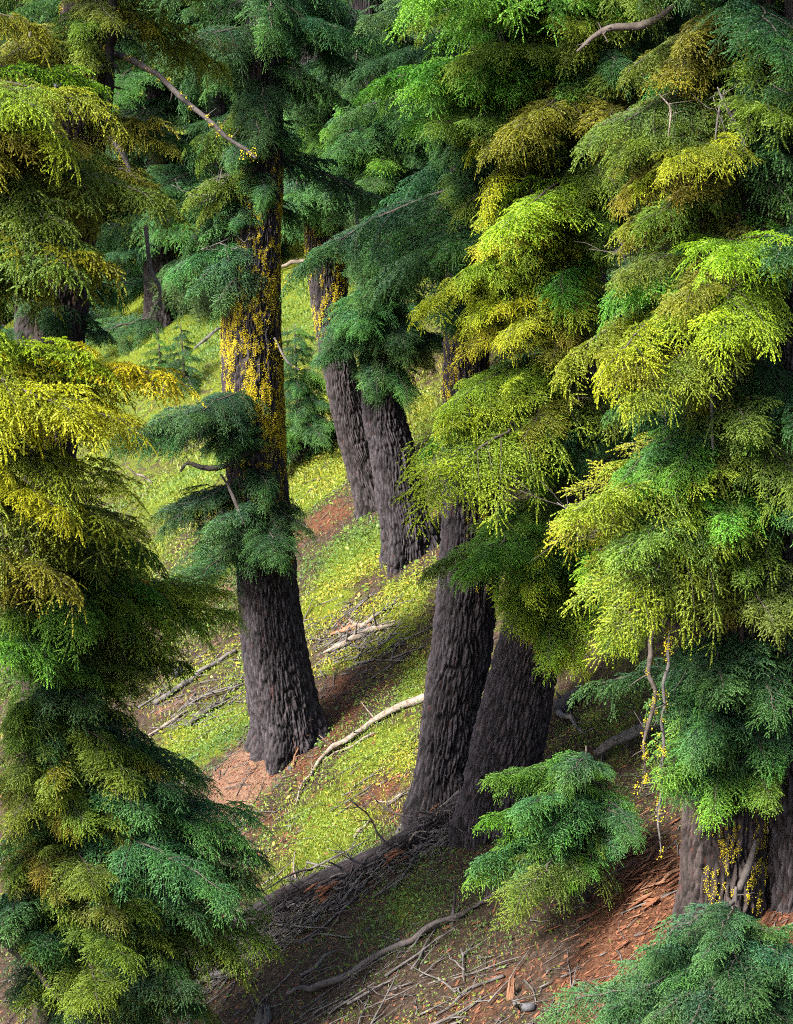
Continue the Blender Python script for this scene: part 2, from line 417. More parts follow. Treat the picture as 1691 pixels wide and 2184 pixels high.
def litter_chips(n):
    x, y = scatter(n, 18, 42)
    d = field(PD, x, y) * .9 + field(PP, x, y) * .7 + .14
    keep = rng.random(n) < d
    x, y = x[keep], y[keep]; k = len(x)
    c = np.stack([x, y, ground(x, y) + .012], 1)
    a = rng.normal(.3, .9, k); l = .015 + .05 * rng.random(k) ** 2; w = .004 + .010 * rng.random(k)
    t = np.stack([np.cos(a), np.sin(a), GA * np.cos(a) + GB * np.sin(a) + rng.normal(0, .25, k)], 1); b = np.stack([-np.sin(a), np.cos(a), rng.normal(.3, .4, k)], 1)
    V = np.stack([c - t * l[:, None], c + b * w[:, None], c + t * l[:, None], c - b * w[:, None]], 1).reshape(-1, 3)
    o = np.arange(k)[:, None] * 4
    return mesh_of('bark_litter', V, o + np.array([0, 1, 2, 3]), M['chip'])
def tangle(n):
    mb = MB()
    for k in range(n):
        u = rng.random()
        if u < .62:
            f = rng.random(); px, py = 360 + 620 * f + rng.normal(0, 22), 2110 - 385 * f + rng.normal(18, 24)
        elif u < .78: px, py = 770 + rng.normal(0, 60), 1355 + rng.normal(0, 32)
        elif u < .90: px, py = 420 + rng.normal(0, 70), 1500 + rng.normal(0, 40)
        else: px, py = 1000 + rng.normal(0, 160), 2090 + rng.normal(0, 50)
        g = hit(px, py); a = rng.normal(.25, .65); l = .2 + .75 * rng.random() ** 1.6; m_ = 6
        q = np.linspace(-.5, .5, m_); xs = g[0] + np.cos(a) * l * q + np.cumsum(rng.normal(0, .018, m_)); ys = g[1] + np.sin(a) * l * q * 1.2
        z = ground(xs, ys) + .015 + np.abs(rng.normal(0, .05)) + rng.normal(0, .10) * q
        r = .007 + .018 * rng.random() ** 2; P = np.stack([xs, ys, z], 1)
        mb.tube(P, r * np.linspace(1, .35, m_), 4)
        for _ in range(int(rng.integers(0, 4))):
            i_ = int(rng.integers(1, m_ - 1)); d = np.array([rng.normal(.3, .6), rng.normal(0, .5), abs(rng.normal(.1, .3))]); d *= l * .3 / (np.linalg.norm(d) + 1e-6)
            mb.tube(np.array([P[i_], P[i_] + d * .6 + rng.normal(0, .015, 3), P[i_] + d]), [r * .55, r * .4, r * .2], 3)
    return mb
tag(link('stick_tangle', tangle(620).mesh('stick_tangle', M['dead'])), 'tangled grey dead sticks strewn along the fallen log and slope', 'sticks', kind='stuff')
tag(link('bark_litter', litter_chips(60000)), 'rust brown bark flakes and needles lying on bare soil', 'litter', kind='stuff')

# ------------------------------------------------------------------ hemlock boughs
def needles(tw, dens=.0043, nl=(.015, .023), nw=.0115, rg=None):
    """tw rows: start xyz, dir xyz, length, droop, age0, age1"""
    tw = np.asarray(tw)
    cnt = np.maximum((tw[:, 6] / dens).astype(int), 4)
    idx = np.repeat(np.arange(len(tw)), cnt); k = len(idx)
    t = rg.random(k); T = tw[idx]
    L = T[:, 6]; D = T[:, 3:6]
    pos = T[:, :3] + D * (L * t)[:, None]; pos[:, 2] -= T[:, 7] * L * t * t
    ax = D.copy(); ax[:, 2] -= 2 * T[:, 7] * t; ax /= np.linalg.norm(ax, axis=1)[:, None]
    n1 = np.cross(ax, [0, 0, 1.0]); n1 /= np.linalg.norm(n1, axis=1)[:, None] + 1e-9
    n2 = np.cross(n1, ax)
    ph = rg.random(k) * 2 * np.pi
    al = np.radians(rg.uniform(24, 52, k)) * (1 - .45 * t)
    side = n1 * np.cos(ph)[:, None] + n2 * np.sin(ph)[:, None]
    nd = ax * np.cos(al)[:, None] + side * np.sin(al)[:, None]
    ln = rg.uniform(*nl, k) * (1 - .25 * t)
    wv = np.cross(nd, side + rg.normal(0, .18, (k, 3))); wv /= np.linalg.norm(wv, axis=1)[:, None] + 1e-9
    w = (nw * .5 * rg.uniform(.8, 1.25, k))[:, None]
    base = pos + nd * (ln * .12)[:, None]
    V = np.stack([base - wv * w, base + wv * w, pos + nd * ln[:, None]], 1).reshape(-1, 3)
    age = np.repeat(T[:, 8] + (T[:, 9] - T[:, 8]) * t, 3)
    nn = side * .75 + n2 * .55; nn /= np.linalg.norm(nn, axis=1)[:, None]
    return V, np.arange(k * 3).reshape(-1, 3), age, np.repeat(nn, 3, 0)
def make_bough(L, seed, bulge=.12, width=.44):
    rg = np.random.default_rng(seed)
    wood = MB(); tw = []
    S = np.linspace(0, 1, 16)
    wob = np.cumsum(rg.normal(0, .014, 16)); wob -= np.linspace(0, wob[-1], 16)
    P = np.stack([S * L, wob * L, bulge * L * 4 * S * (1 - S) * (1 - .25 * S)], 1)
    r0 = .006 + .007 * L
    wood.tube(P, r0 * (1 - .88 * S), 6)
    def pt(s): return np.array([np.interp(s, S, P[:, k]) for k in range(3)])
    def tan(s):
        d = pt(min(1, s + .03)) - pt(max(0, s - .03)); return d / np.linalg.norm(d)
    def unit(v): return v / (np.linalg.norm(v) + 1e-9)
    def frond(p0, d, l, dr, sag, hue, roll):
        """a side frond: its axis bends down, ordered branchlets to both sides, shoots on the branchlets"""
        q = np.linspace(0, 1, 6)
        bend = rg.normal(0, .10)
        C = p0 + d * (l * q)[:, None]; C[:, 2] -= l * (dr * q ** 2 + sag * q ** 4); C[:, 0] += bend * l * q * q
        wood.tube(C, (.0016 + .003 * l) * (1 - .75 * q), 3)
        nb = max(2, int(l / .082))
        lat0 = unit(np.cross([0, 0, 1.0], d))
        for k in range(nb):
            u = (k + .35 + .3 * rg.random()) / nb
            b = np.array([np.interp(u, q, C[:, m]) for m in range(3)])
            e = np.array([np.interp(min(u + .15, 1.0), q, C[:, m]) for m in range(3)]) if u < .84 else b + (C[-1] - C[-2])
            ax = unit(e - b)
            upv = np.cross(ax, lat0); lat = unit(lat0 * math.cos(roll) + upv * math.sin(roll))
            for s2 in (-1, 1):
                if rg.random() < .06: continue
                a2 = np.radians(rg.uniform(36, 54))
                bd = unit(ax * math.cos(a2) + lat * s2 * math.sin(a2) + np.array([0, 0, rg.normal(.05, .12)]))
                bl = (.07 + .23 * (1 - u) ** .8 * min(1, l / .45)) * rg.uniform(.65, 1.2)
                bdr = rg.uniform(.25, .75); g0 = hue + .30 * u
                tw.append([*b, *bd, bl, bdr, g0, g0 + .45])
                lat2 = unit(np.cross([0, 0, 1.0], bd))
                if bl > .085:
                    for v in np.arange(.18, .74, .060 / bl):
                        for s3 in (-1, 1):
                            a3 = np.radians(rg.uniform(34, 52))
                            dd = unit(bd * math.cos(a3) + lat2 * s3 * math.sin(a3) + np.array([0, 0, rg.normal(.03, .16)]))
                            p = b + bd * bl * v; p[2] -= bdr * bl * v * v
                            tw.append([*p, *dd, rg.uniform(.065, .125) * (1.15 - .6 * v), rg.uniform(.2, .7), g0 + .2 * v, g0 + .2 * v + .35])
        a = C[-1] - C[-2]; tw.append([*C[-2], *unit(a), np.linalg.norm(a) + .075, .15, hue + .4, hue + .85])
    for sg in (-1, 1):
        s = .05 + rg.random() * .05
        while s < .97:
            prof = min(1, (s + .15) / .38) * (1 - s) ** .6 + .07
            l = L * width * prof * rg.uniform(.45, 1.35)
            phi = np.radians(60 - 30 * s + rg.normal(0, 8))
            d = unit(tan(s) * math.cos(phi) + np.array([0, sg * math.sin(phi), 0]) + np.array([0, 0, rg.normal(.08, .16)]))
            frond(pt(s), d, l, rg.uniform(.05, .36), rg.uniform(.0, .36), float(np.clip(.42 * s ** 1.4 + rg.normal(-.06, .10), -.3, .6)), rg.normal(0, .25))
            s += .112 / L * rg.uniform(.7, 1.35)
    s = .08
    while s < .96:
        d = unit(tan(s) * rg.uniform(.7, 1) + np.array([0, rg.normal(0, .45), rg.uniform(.0, .35)]))
        frond(pt(s), d, rg.uniform(.16, .34) * (1.1 - .4 * s), rg.uniform(.3, .7), .3, float(np.clip(.4 * s + rg.normal(-.02, .10), -.2, .5)), rg.normal(0, .35))
        if rg.random() < .5:
            d = unit(tan(s) * rg.uniform(.4, .9) + np.array([0, rg.normal(0, .5), -rg.uniform(.3, .9)]))
            frond(pt(s), d, rg.uniform(.16, .36), .2, .1, float(np.clip(.35 * s + rg.normal(-.08, .10), -.3, .4)), rg.normal(0, .6))
        s += .15 / L * rg.uniform(.6, 1.4)
    frond(pt(.92), tan(.97), .10 * L + .12, .12, .2, .35, 0)
    V, F, age, nn = needles(tw, rg=rg)
    fm = mesh_of('foliage', V, F, M['needle'], True, {'tip': np.clip(age, 0, 1)})
    fm.normals_split_custom_set_from_vertices(nn.astype(np.float32))
    wm = wood.mesh('branch', M['limb'])
    return wm, fm
BOUGHS = []
for k, L in enumerate([.8, .8, .95, 1.3, 1.3, 1.45, 1.5, 1.9, 1.95, 2.05, 2.1, 2.7, 2.8]):
    BOUGHS.append((L,) + make_bough(L, 100 + k, bulge=(.04, .065, .09)[k % 3], width=(.36, .42, .31)[k % 3]))
# bare dead bough, drooping and tangled
def make_bare(L, seed, mat):
    rg = np.random.default_rng(seed); mb = MB()
    def grow(p, d, l, r, lev):
        n = 6; P = [p]; q = d.copy()
        for _ in range(n):
            q = q + rg.normal(0, .22, 3) + np.array([0, 0, -.10]); q /= np.linalg.norm(q); P.append(P[-1] + q * l / n)
        P = np.array(P); mb.tube(P, r * np.linspace(1, .35, n + 1), 5 if lev == 0 else 3)
        if lev < 2:
            for k in range(int(rg.integers(4, 8)) if lev == 0 else int(rg.integers(2, 5))):
                i_ = int(rg.integers(1, n)); dd = q * .5 + rg.normal(0, .7, 3); dd /= np.linalg.norm(dd)
                grow(P[i_], dd, l * rg.uniform(.3, .6), r * .45, lev + 1)
    grow(np.zeros(3), np.array([1.0, 0, 0]), L, .008 + .010 * L, 0)
    return mb.mesh('dead_branch', mat)
BARE = [make_bare(1.0, 300 + k, M['dead'] if k % 2 else M['dead_dark']) for k in range(6)]
# cone: small spindle with overlapping rings of scales
def make_cone():
    mb = MB(); z = np.linspace(0, -.055, 9); r = np.array([.003, .009, .012, .0135, .014, .013, .011, .007, .002])
    r = r * np.where(np.arange(9) % 2, 1.12, .9)
    mb.tube(np.stack([0 * z, 0 * z, z], 1), r, 8); return mb.mesh('cone', M['cone'])
CONE = make_cone()

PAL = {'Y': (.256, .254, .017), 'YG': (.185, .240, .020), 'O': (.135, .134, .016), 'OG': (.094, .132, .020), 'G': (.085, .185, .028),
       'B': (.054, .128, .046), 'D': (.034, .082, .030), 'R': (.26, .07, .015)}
def orient(o, root, tip, roll, flip=1):
    x = Vector(tip) - Vector(root); L = x.length; x.normalize()
    z = Vector((0, 0, 1)); y = z.cross(x)
    if y.length < .05: y = Vector((1, 0, 0))
    y.normalize(); z = x.cross(y)
    m = Matrix((x, y, z)).transposed().to_4x4()
    return m @ Matrix.Rotation(roll, 4, 'X'), L
def bough(tree, root, tip, col, roll=None, cones=0, jit=.12):
    root = Vector(root); tip = Vector(tip)
    L = (tip - root).length
    cand = sorted(BOUGHS, key=lambda b: abs(math.log(b[0] / L)))[:4]
    BL, wm, fm = random.choice(cand)
    m, L = orient(None, root, tip, random.gauss(0, .22) if roll is None else roll)
    s = L / BL
    mw = Matrix.Translation(root) @ m @ Matrix.Diagonal((s, s * random.choice((-1, 1)) * random.uniform(.9, 1.15), s, 1))
    b = link('branch', wm, tree); b.matrix_parent_inverse = Matrix.Identity(4)
    b.matrix_local = Matrix.Translation(-tree.location) @ mw
    f = link('foliage', fm, b); f['kind'] = 'stuff'
    c = np.array(PAL[col]) * np.exp(rng.normal(0, jit, 3) * np.array([.8, .5, 1])) * np.exp(rng.normal(0, .08))
    f.color = (*c, 1)
    for k in range(cones):
        cn = link('cone', CONE, b)
        q = random.uniform(.75, 1.02)
        cn.matrix_local = mw.inverted() @ Matrix.Translation(mw @ Vector((BL * q, random.uniform(-.25, .25) * BL * (1.1 - q), -.03 - .04 * random.random()))) @ Euler((random.gauss(0, .25), random.gauss(0, .25), 0)).to_matrix().to_4x4() @ Matrix.Scale(1.25, 4)
    return b

# ------------------------------------------------------------------ trunks
def voro(u, v, pu, seed):
    """cell noise periodic in u; returns F1, F2, cell value"""
    iu, iv = np.floor(u), np.floor(v)
    f1 = np.full(u.shape, 9.0); f2 = np.full(u.shape, 9.0); cid = np.zeros(u.shape)
    for du in (-1, 0, 1):
        for dv in (-1, 0, 1):
            cu, cv = iu + du, iv + dv; wu = np.mod(cu, pu)
            jx = _hash(wu, cv, 0 * cu, seed); jy = _hash(wu, cv, 0 * cu + 1, seed)
            d = np.hypot(cu + jx - u, (cv + jy - v))
            c = _hash(wu, cv, 0 * cu + 2, seed)
            n = d < f1
            f2 = np.where(n, f1, np.minimum(f2, d)); cid = np.where(n, c, cid); f1 = np.where(n, d, f1)
    return f1, f2, cid
def trunk_mesh(P, rad, seed, mat, na_front=130, na_back=40, dz=.028, fine=(0, 1e9), depth=.048, cw=.038, ch=.36, flare=.0, zbase=0.0):
    """P rows from base to top, rad per row."""
    P = np.asarray(P, float)
    data = np.column_stack([P, rad])
    S0 = spline(data, 400)
    s = np.concatenate([[0], np.cumsum(np.linalg.norm(np.diff(S0[:, :3], axis=0), axis=1))])
    tot = s[-1]
    q = [0.0]
    while q[-1] < tot:
        z = np.interp(q[-1], s, S0[:, 2])
        q.append(q[-1] + (dz if fine[0] < z < fine[1] else .22))
    q = np.array(q); q[-1] = tot
    C = np.stack([np.interp(q, s, S0[:, k]) for k in range(3)], 1); r = np.interp(q, s, S0[:, 3])
    T, Nn, B = frames(C)
    th = np.concatenate([np.linspace(-1.75, 1.75, na_front), np.linspace(1.75, 2 * np.pi - 1.75, na_back + 2)[1:-1]])
    TH_, Q_ = np.meshgrid(th, q)
    Rr = np.repeat(r[:, None], len(th), 1)
    rm = float(np.median(r)); pu = max(6, round(2 * np.pi * rm / cw))
    wx = fbm(np.cos(TH_) * rm * 6 + 9, Q_ * 3.2, np.sin(TH_) * rm * 6 + 9, seed=seed)
    wy = fbm(np.cos(TH_) * rm * 5 + 4, Q_ * 2.0, np.sin(TH_) * rm * 5 + 4, seed=seed + 5)
    u = np.mod(TH_ / (2 * np.pi) + 1, 1) * pu + (wx - .5) * 1.9
    v = Q_ / ch + (wy - .5) * 1.4
    f1, f2, cid = voro(u, v, pu, seed)
    e = np.clip((f2 - f1) / .36, 0, 1); hgt = e * e * (3 - 2 * e) * (.55 + .45 * cid)
    f1b, f2b, cb = voro(u * 2 + .5, v * 3.1, pu * 2, seed + 3)
    h2 = np.clip((f2b - f1b) / .5, 0, 1)
    fine_n = fbm(np.cos(TH_) * rm * 40 + 50, Q_ * 22, np.sin(TH_) * rm * 40 + 50, seed=seed + 8, o=2)
    hh = np.clip(hgt * (.72 + .28 * h2) + (fine_n - .5) * .60, 0, 1.2)
    lump = (fbm(np.cos(TH_) * 1.6 + 3, Q_ * .7, np.sin(TH_) * 1.6 + 3, seed=seed + 9) - .5)
    above = np.clip(C[:, 2] - zbase, 0, None)[:, None]
    fl = flare * np.exp(-above / .38) * (.55 + .45 * np.cos(TH_ * 4 + seed) + .3 * np.cos(TH_ * 7 + 2 * seed))
    rr = Rr * (1 + .10 * lump + fl) + depth * (hh - .75) * np.clip(Rr / rm, .4, 1.1)
    V = C[:, None, :] + rr[..., None] * (np.cos(TH_)[..., None] * Nn[:, None, :] + np.sin(TH_)[..., None] * B[:, None, :])
    n, m_ = TH_.shape
    i = np.arange(n - 1)[:, None]; j = np.arange(m_)[None, :]; j2 = (j + 1) % m_
    F = np.stack([i * m_ + j, i * m_ + j2, (i + 1) * m_ + j2, (i + 1) * m_ + j], -1).reshape(-1, 4)
    nrm = np.cos(TH_)[..., None] * Nn[:, None, :] + np.sin(TH_)[..., None] * B[:, None, :]
    VV = np.vstack([V.reshape(-1, 3), C[0], C[-1]])
    jj = np.arange(m_)
    caps = np.vstack([np.stack([np.full(m_, n * m_), (jj + 1) % m_, jj], 1), np.stack([np.full(m_, n * m_ + 1), (n - 1) * m_ + jj, (n - 1) * m_ + (jj + 1) % m_], 1)])
    return VV, [F, caps], np.append(hh.ravel(), [.4, .4]), V.reshape(-1, 3), nrm.reshape(-1, 3), TH_.ravel(), hh.ravel()

def lichen_tufts(pts, nrms, rg, size=.026, flakes=46, stretch=1.9):
    k = len(pts); idx = np.repeat(np.arange(k), flakes)
    sc = np.clip(rg.lognormal(-.12, .48, k), .35, 2.2)[idx]
    p = pts[idx]; nn = nrms[idx]
    up = np.array([0, 0, 1.0])
    lat = np.cross(up, nn); lat /= np.linalg.norm(lat, axis=1)[:, None] + 1e-9
    c = p + lat * (rg.normal(0, size * .45, len(idx)) * sc)[:, None] + up * (rg.normal(0, size * .5 * stretch, len(idx)) * sc)[:, None] + nn * (rg.random(len(idx)) * size * .35)[:, None]
    a = rg.normal(0, 1, (len(idx), 3)); b = rg.normal(0, 1, (len(idx), 3))
    a *= (size * .26 * sc ** .5 / np.linalg.norm(a, axis=1))[:, None]; b *= (size * .26 * sc ** .5 / np.linalg.norm(b, axis=1))[:, None]
    V = np.stack([c - a * .6 - b * .4, c + a, c + b], 1).reshape(-1, 3)
    return V, np.arange(len(V)).reshape(-1, 3)

TREES = {}
def tree(key, label, px, contact, seed, mat='bark', cw=.037, Yset=None, lean_y=0.0, vis=(-300, 2300), lichen=None, flare=.52, res=1.0, group=None, name='hemlock_tree'):
    """px rows: centre x, y, width in the measuring grid, from top to bottom."""
    g = hit(*contact)
    Y0 = g[1] if Yset is None else Yset
    P, rad = [], []
    for x, y, w in px[::-1]:
        d = at(x, y, Y0)
        yy = Y0 + lean_y * (d[2] - g[2])
        P.append(at(x, y, yy)); rad.append(w * yy / PXM / 2)
    P = np.array(P)
    gz = float(ground(P[0][0], P[0][1]))
    if P[0][2] > gz - .5:                   # carry the foot below the ground
        P = np.vstack([[P[0][0] + .02, P[0][1], gz - .6], P]); rad = [rad[0] * 1.02] + rad
    zc = at(contact[0], contact[1], Y0)[2] if Yset is None else gz
    root = empty(name, (P[0][0], Y0, float(ground(P[0][0], Y0))))
    tag(root, label, 'tree', group)
    zlo, zhi = at(0, vis[1], Y0)[2], at(0, vis[0], Y0)[2]
    VV, F, hb, SV, SN, STH, SH = trunk_mesh(P, rad, seed, M[mat], na_front=int(130 * res), na_back=int(40 * res), dz=.028 / res, fine=(zlo, zhi), flare=flare, zbase=zc, cw=cw, ch=cw * 8.5, depth=.034 + cw * .6)
    me = mesh_of('trunk', VV - np.array(root.location), F, M[mat], True, {'bark': hb})
    link('trunk', me, root)
    if lichen:
        rg = np.random.default_rng(seed + 77)
        pts, nr = [], []
        for ya, yb, dens, tha, thb in lichen:
            za, zb = at(0, yb, Y0)[2], at(0, ya, Y0)[2]
            mid = (za + zb) / 2; half = (zb - za) / 2
            m = (SV[:, 2] > za) & (SV[:, 2] < zb) & (STH > tha) & (STH < thb) & (SH > .35)
            ii = np.nonzero(m)[0]
            if len(ii) == 0: continue
            w = np.clip(fbm(SV[ii, 0] * 9, SV[ii, 2] * 2.2, seed=seed + 4) * 3.0 - 1.0, .10, 1) * (1 - (np.abs(SV[ii, 2] - mid) / half) ** 4)
            n = int(dens * .95)
            ii = rg.choice(ii, n, p=w / w.sum())
            pts.append(SV[ii]); nr.append(SN[ii])
        if pts:
            V, Fl = lichen_tufts(np.vstack(pts), np.vstack(nr), rg)
            o = link('lichen', mesh_of('lichen', V - np.array(root.location), Fl, M['lichen']), root); tag(o, 'bright yellow lichen tufts', kind='stuff')
    TREES[key] = dict(o=root, P=P, rad=np.array(rad), Y=Y0)
    return root
def tpt(key, py):
    """point of the trunk axis at a height given in the measuring grid"""
    t = TREES[key]; z = at(0, py, t['Y'])[2]
    P = t['P']; return np.array([np.interp(z, P[:, 2], P[:, 0]), np.interp(z, P[:, 2], P[:, 1]), z])
def cl(key, ry, tx, ty, col, n=3, fwd=.8, spread=.30, alt=None, cones=0):
    """a cluster of boughs: trunk height, tip position, colour, how many, how far the tip comes forward"""
    t = TREES[key]; n = max(1, round(n * .9)); ry = ty - .50 * (ty - ry)
    for k in range(n):
        r = tpt(key, ry); T = at(tx, ty, t['Y'] - fwd)
        L = np.linalg.norm(T - r)
        r[2] += rng.normal(0, .10) + .05
        if k:
            T = T + np.array([rng.normal(0, spread * .55), rng.normal(-.12, .5), rng.normal(-.02, spread * .62)]) * (.4 + .4 * L)
            T = r + (T - r) * rng.uniform(.66, .97)
        c = col if (alt is None or rng.random() < .75) else alt
        bough(t['o'], r, T, c, cones=cones if k < 2 else 0)
def fill(key, ya, yb, cols, step=.30, L=(1.2, 2.2), az=(0, 360), drop=.32, seed=0):
    t = TREES[key]; rg = np.random.default_rng(seed + 900)
    za, zb = at(0, yb, t['Y'])[2], at(0, ya, t['Y'])[2]
    z = za; a = rg.random() * 360
    while z < zb:
        a = (a + 137.5 + rg.normal(0, 15)) % 360
        aa = az[0] + (az[1] - az[0]) * a / 360
        r = np.array([np.interp(z, t['P'][:, 2], t['P'][:, 0]), np.interp(z, t['P'][:, 2], t['P'][:, 1]), z])
        l = rg.uniform(*L); rad_ = math.radians(aa)
        tip = r + np.array([math.cos(rad_) * l, math.sin(rad_) * l, -l * drop * rg.uniform(.4, 1.6)])
        bough(t['o'], r, tip, cols[int(rg.integers(len(cols)))])
        z += step * rg.uniform(.6, 1.4)
def bare(key, py, tx, ty, fwd=.6, n=1, label=None):
    t = TREES[key]
    for k in range(n):
        r = tpt(key, py); T = at(tx + rng.normal(0, 18) * (k > 0), ty + rng.normal(0, 18) * (k > 0), t['Y'] - fwd)
        m, L = orient(None, r, T, rng.random() * 6)
        o = link('dead_branch', BARE[int(rng.integers(len(BARE)))], t['o'])
        o.matrix_local = Matrix.Translation(-t['o'].location) @ Matrix.Translation(Vector(r)) @ m @ Matrix.Scale(L, 4)
def stick_mesh(pts, r, mat, seed, stubs=0, sides=8, wob=.25, n=28, stub_l=.25, lich=0):
    P = spline(np.asarray(pts, float), n); rg = np.random.default_rng(seed)
    ln = np.linalg.norm(np.diff(P, axis=0), axis=1).sum(); n = int(np.clip(ln / (max(r) * 1.1), 8, 60)); P = spline(np.asarray(pts, float), n)
    qq = np.linspace(0, 1, n); kn = max(4, int(ln / .16)); amp = min(.03, .02 + max(r) * .3)
    for c_ in range(3): P[:, c_] += np.interp(qq, np.linspace(0, 1, kn), np.concatenate([[0], rg.normal(0, amp * .6, kn - 2), [0]]))
    mb = MB(); rad = np.interp(np.linspace(0, 1, n), np.linspace(0, 1, len(r)), r)
    mb.tube(P, rad, sides, wob, seed)
    for k in range(stubs):
        i_ = int(rg.integers(2, n - 2)); t = P[i_ + 1] - P[i_ - 1]; t /= np.linalg.norm(t)
        d = t * rg.uniform(-.2, .8) + rg.normal(0, .6, 3) + np.array([0, 0, .25]); d /= np.linalg.norm(d)
        l = stub_l * rg.uniform(.3, 1.3); q = np.linspace(0, 1, 5)[:, None]
        C = P[i_] + d * l * q + rg.normal(0, .12 * l, 3) * q * q
        mb.tube(C, rad[i_] * .38 * np.linspace(1, .3, 5), 4)
    return mb, P, rad

# the standing trees
tree('T1', 'tall hemlock with curved trunk thickly crusted with yellow lichen, left of centre', [(548, -1500, 55), (552, -600, 75), (556, 0, 90), (555, 350, 98), (546, 500, 104), (537, 650, 122), (537, 800, 132), (548, 1000, 128), (566, 1200, 130), (580, 1350, 140), (598, 1470, 146), (612, 1560, 140), (624, 1680, 140)],
     (612, 1585), 1, lichen=[(300, 660, 700, -1.7, 1.7), (560, 1020, 1500, -1.7, 1.7), (620, 1100, 420, -.2, 1.7), (900, 1200, 260, .0, 1.7), (1000, 1180, 40, -1.2, .4)], vis=(250, 1800))
tree('T2', 'grey furrowed hemlock with curved foot, nearest of the pair in the centre', [(760, -1200, 50), (780, 0, 75), (800, 500, 80), (815, 850, 90), (834, 950, 97), (852, 1050, 102), (866, 1120, 104), (872, 1180, 98), (874, 1300, 104)],
     (864, 1180), 2, cw=.037, vis=(500, 1400))
tree('T3', 'lichen flecked leaning hemlock half hidden behind the centre trunk', [(660, -1200, 50), (675, 0, 70), (693, 500, 88), (710, 700, 76), (727, 800, 72), (748, 900, 74), (776, 1000, 76), (806, 1070, 88), (835, 1150, 96)],
     (795, 1070), 3, 'bark_dark', vis=(300, 1300), lichen=[(420, 740, 620, -1.6, 1.6)])
tree('T4', 'dark ridged hemlock trunk rising right of centre beside the leaning trunk', [(1015, -1200, 70), (1012, 0, 85), (1002, 500, 96), (994, 800, 102), (1005, 1030, 126), (1003, 1200, 132), (984, 1380, 134), (964, 1500, 126), (947, 1620, 118), (940, 1700, 116), (940, 1820, 120)],
     (938, 1715), 4, cw=.045, vis=(500, 1950), lichen=[(640, 900, 240, -1.5, 1.5), (990, 1260, 110, -.2, 1.5)])
tree('T5', 'stout hemlock leaning right with its swollen foot beside the ridged trunk', [(1310, -1200, 80), (1280, 0, 95), (1245, 500, 108), (1195, 1000, 122), (1145, 1300, 134), (1113, 1450, 148), (1090, 1560, 160), (1068, 1650, 150), (1050, 1740, 125), (1040, 1850, 110)],
     (1046, 1765), 5, 'bark', vis=(800, 1980))
tree('T6', 'broad reddish hemlock trunk spotted with yellow lichen at the right', [(1600, -1200, 100), (1585, 0, 130), (1565, 300, 140), (1558, 700, 160), (1560, 1100, 172), (1558, 1500, 182), (1546, 1750, 190), (1543, 1900, 196), (1542, 1975, 200), (1542, 2100, 205)],
     (1540, 1960), 6, 'bark_red', cw=.062, flare=.12, vis=(0, 2200), lichen=[(1640, 1930, 150, -.6, 1.4), (200, 700, 380, -1.6, 1.6)])
tree('T7', 'dark hemlock trunk in the shade at the right edge behind the reddish trunk', [(1730, -900, 80), (1722, 0, 100), (1716, 1000, 130), (1713, 1600, 146), (1712, 1800, 152), (1712, 1880, 156), (1712, 2000, 160)],
     (1712, 1885), 7, 'bark_dark', flare=.1, vis=(100, 2000), res=.8)
tree('L1', 'tall hemlock at the left with golden and dark green boughs down to the ground', [(200, -1200, 95), (188, 0, 114), (178, 200, 118), (160, 400, 112), (130, 700, 110), (106, 1000, 112), (102, 1500, 116), (125, 1800, 132), (137, 2000, 130), (137, 2183, 132), (137, 2420, 145)],
     (137, 2300), 8, 'bark_red', Yset=24.5, vis=(-50, 2300), res=.85, lichen=[(0, 420, 260, -1.6, 1.6)])
tree('L0', 'golden hemlock whose bright boughs reach in from the left edge', [(-300, -1000, 90), (-320, 0, 110), (-320, 1000, 130), (-320, 2000, 150), (-320, 2700, 160)], (-320, 2500), 9, Yset=22.5, res=.5)

# golden boughs reaching in from the left edge; lower colours lightened for lost sun
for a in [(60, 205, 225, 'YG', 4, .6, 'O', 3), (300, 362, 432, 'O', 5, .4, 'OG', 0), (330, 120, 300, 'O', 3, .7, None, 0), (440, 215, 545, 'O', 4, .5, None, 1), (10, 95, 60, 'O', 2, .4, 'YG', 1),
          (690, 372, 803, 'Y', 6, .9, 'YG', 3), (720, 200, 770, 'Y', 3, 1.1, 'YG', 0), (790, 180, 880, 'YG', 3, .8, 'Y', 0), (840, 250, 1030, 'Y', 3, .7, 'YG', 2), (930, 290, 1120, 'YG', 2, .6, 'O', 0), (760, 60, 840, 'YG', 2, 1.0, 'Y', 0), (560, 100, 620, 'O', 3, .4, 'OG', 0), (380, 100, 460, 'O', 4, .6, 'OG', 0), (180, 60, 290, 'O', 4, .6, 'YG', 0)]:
    cl('L0', a[0], a[1], a[2], a[3], a[4], a[5], alt=a[6], cones=a[7])
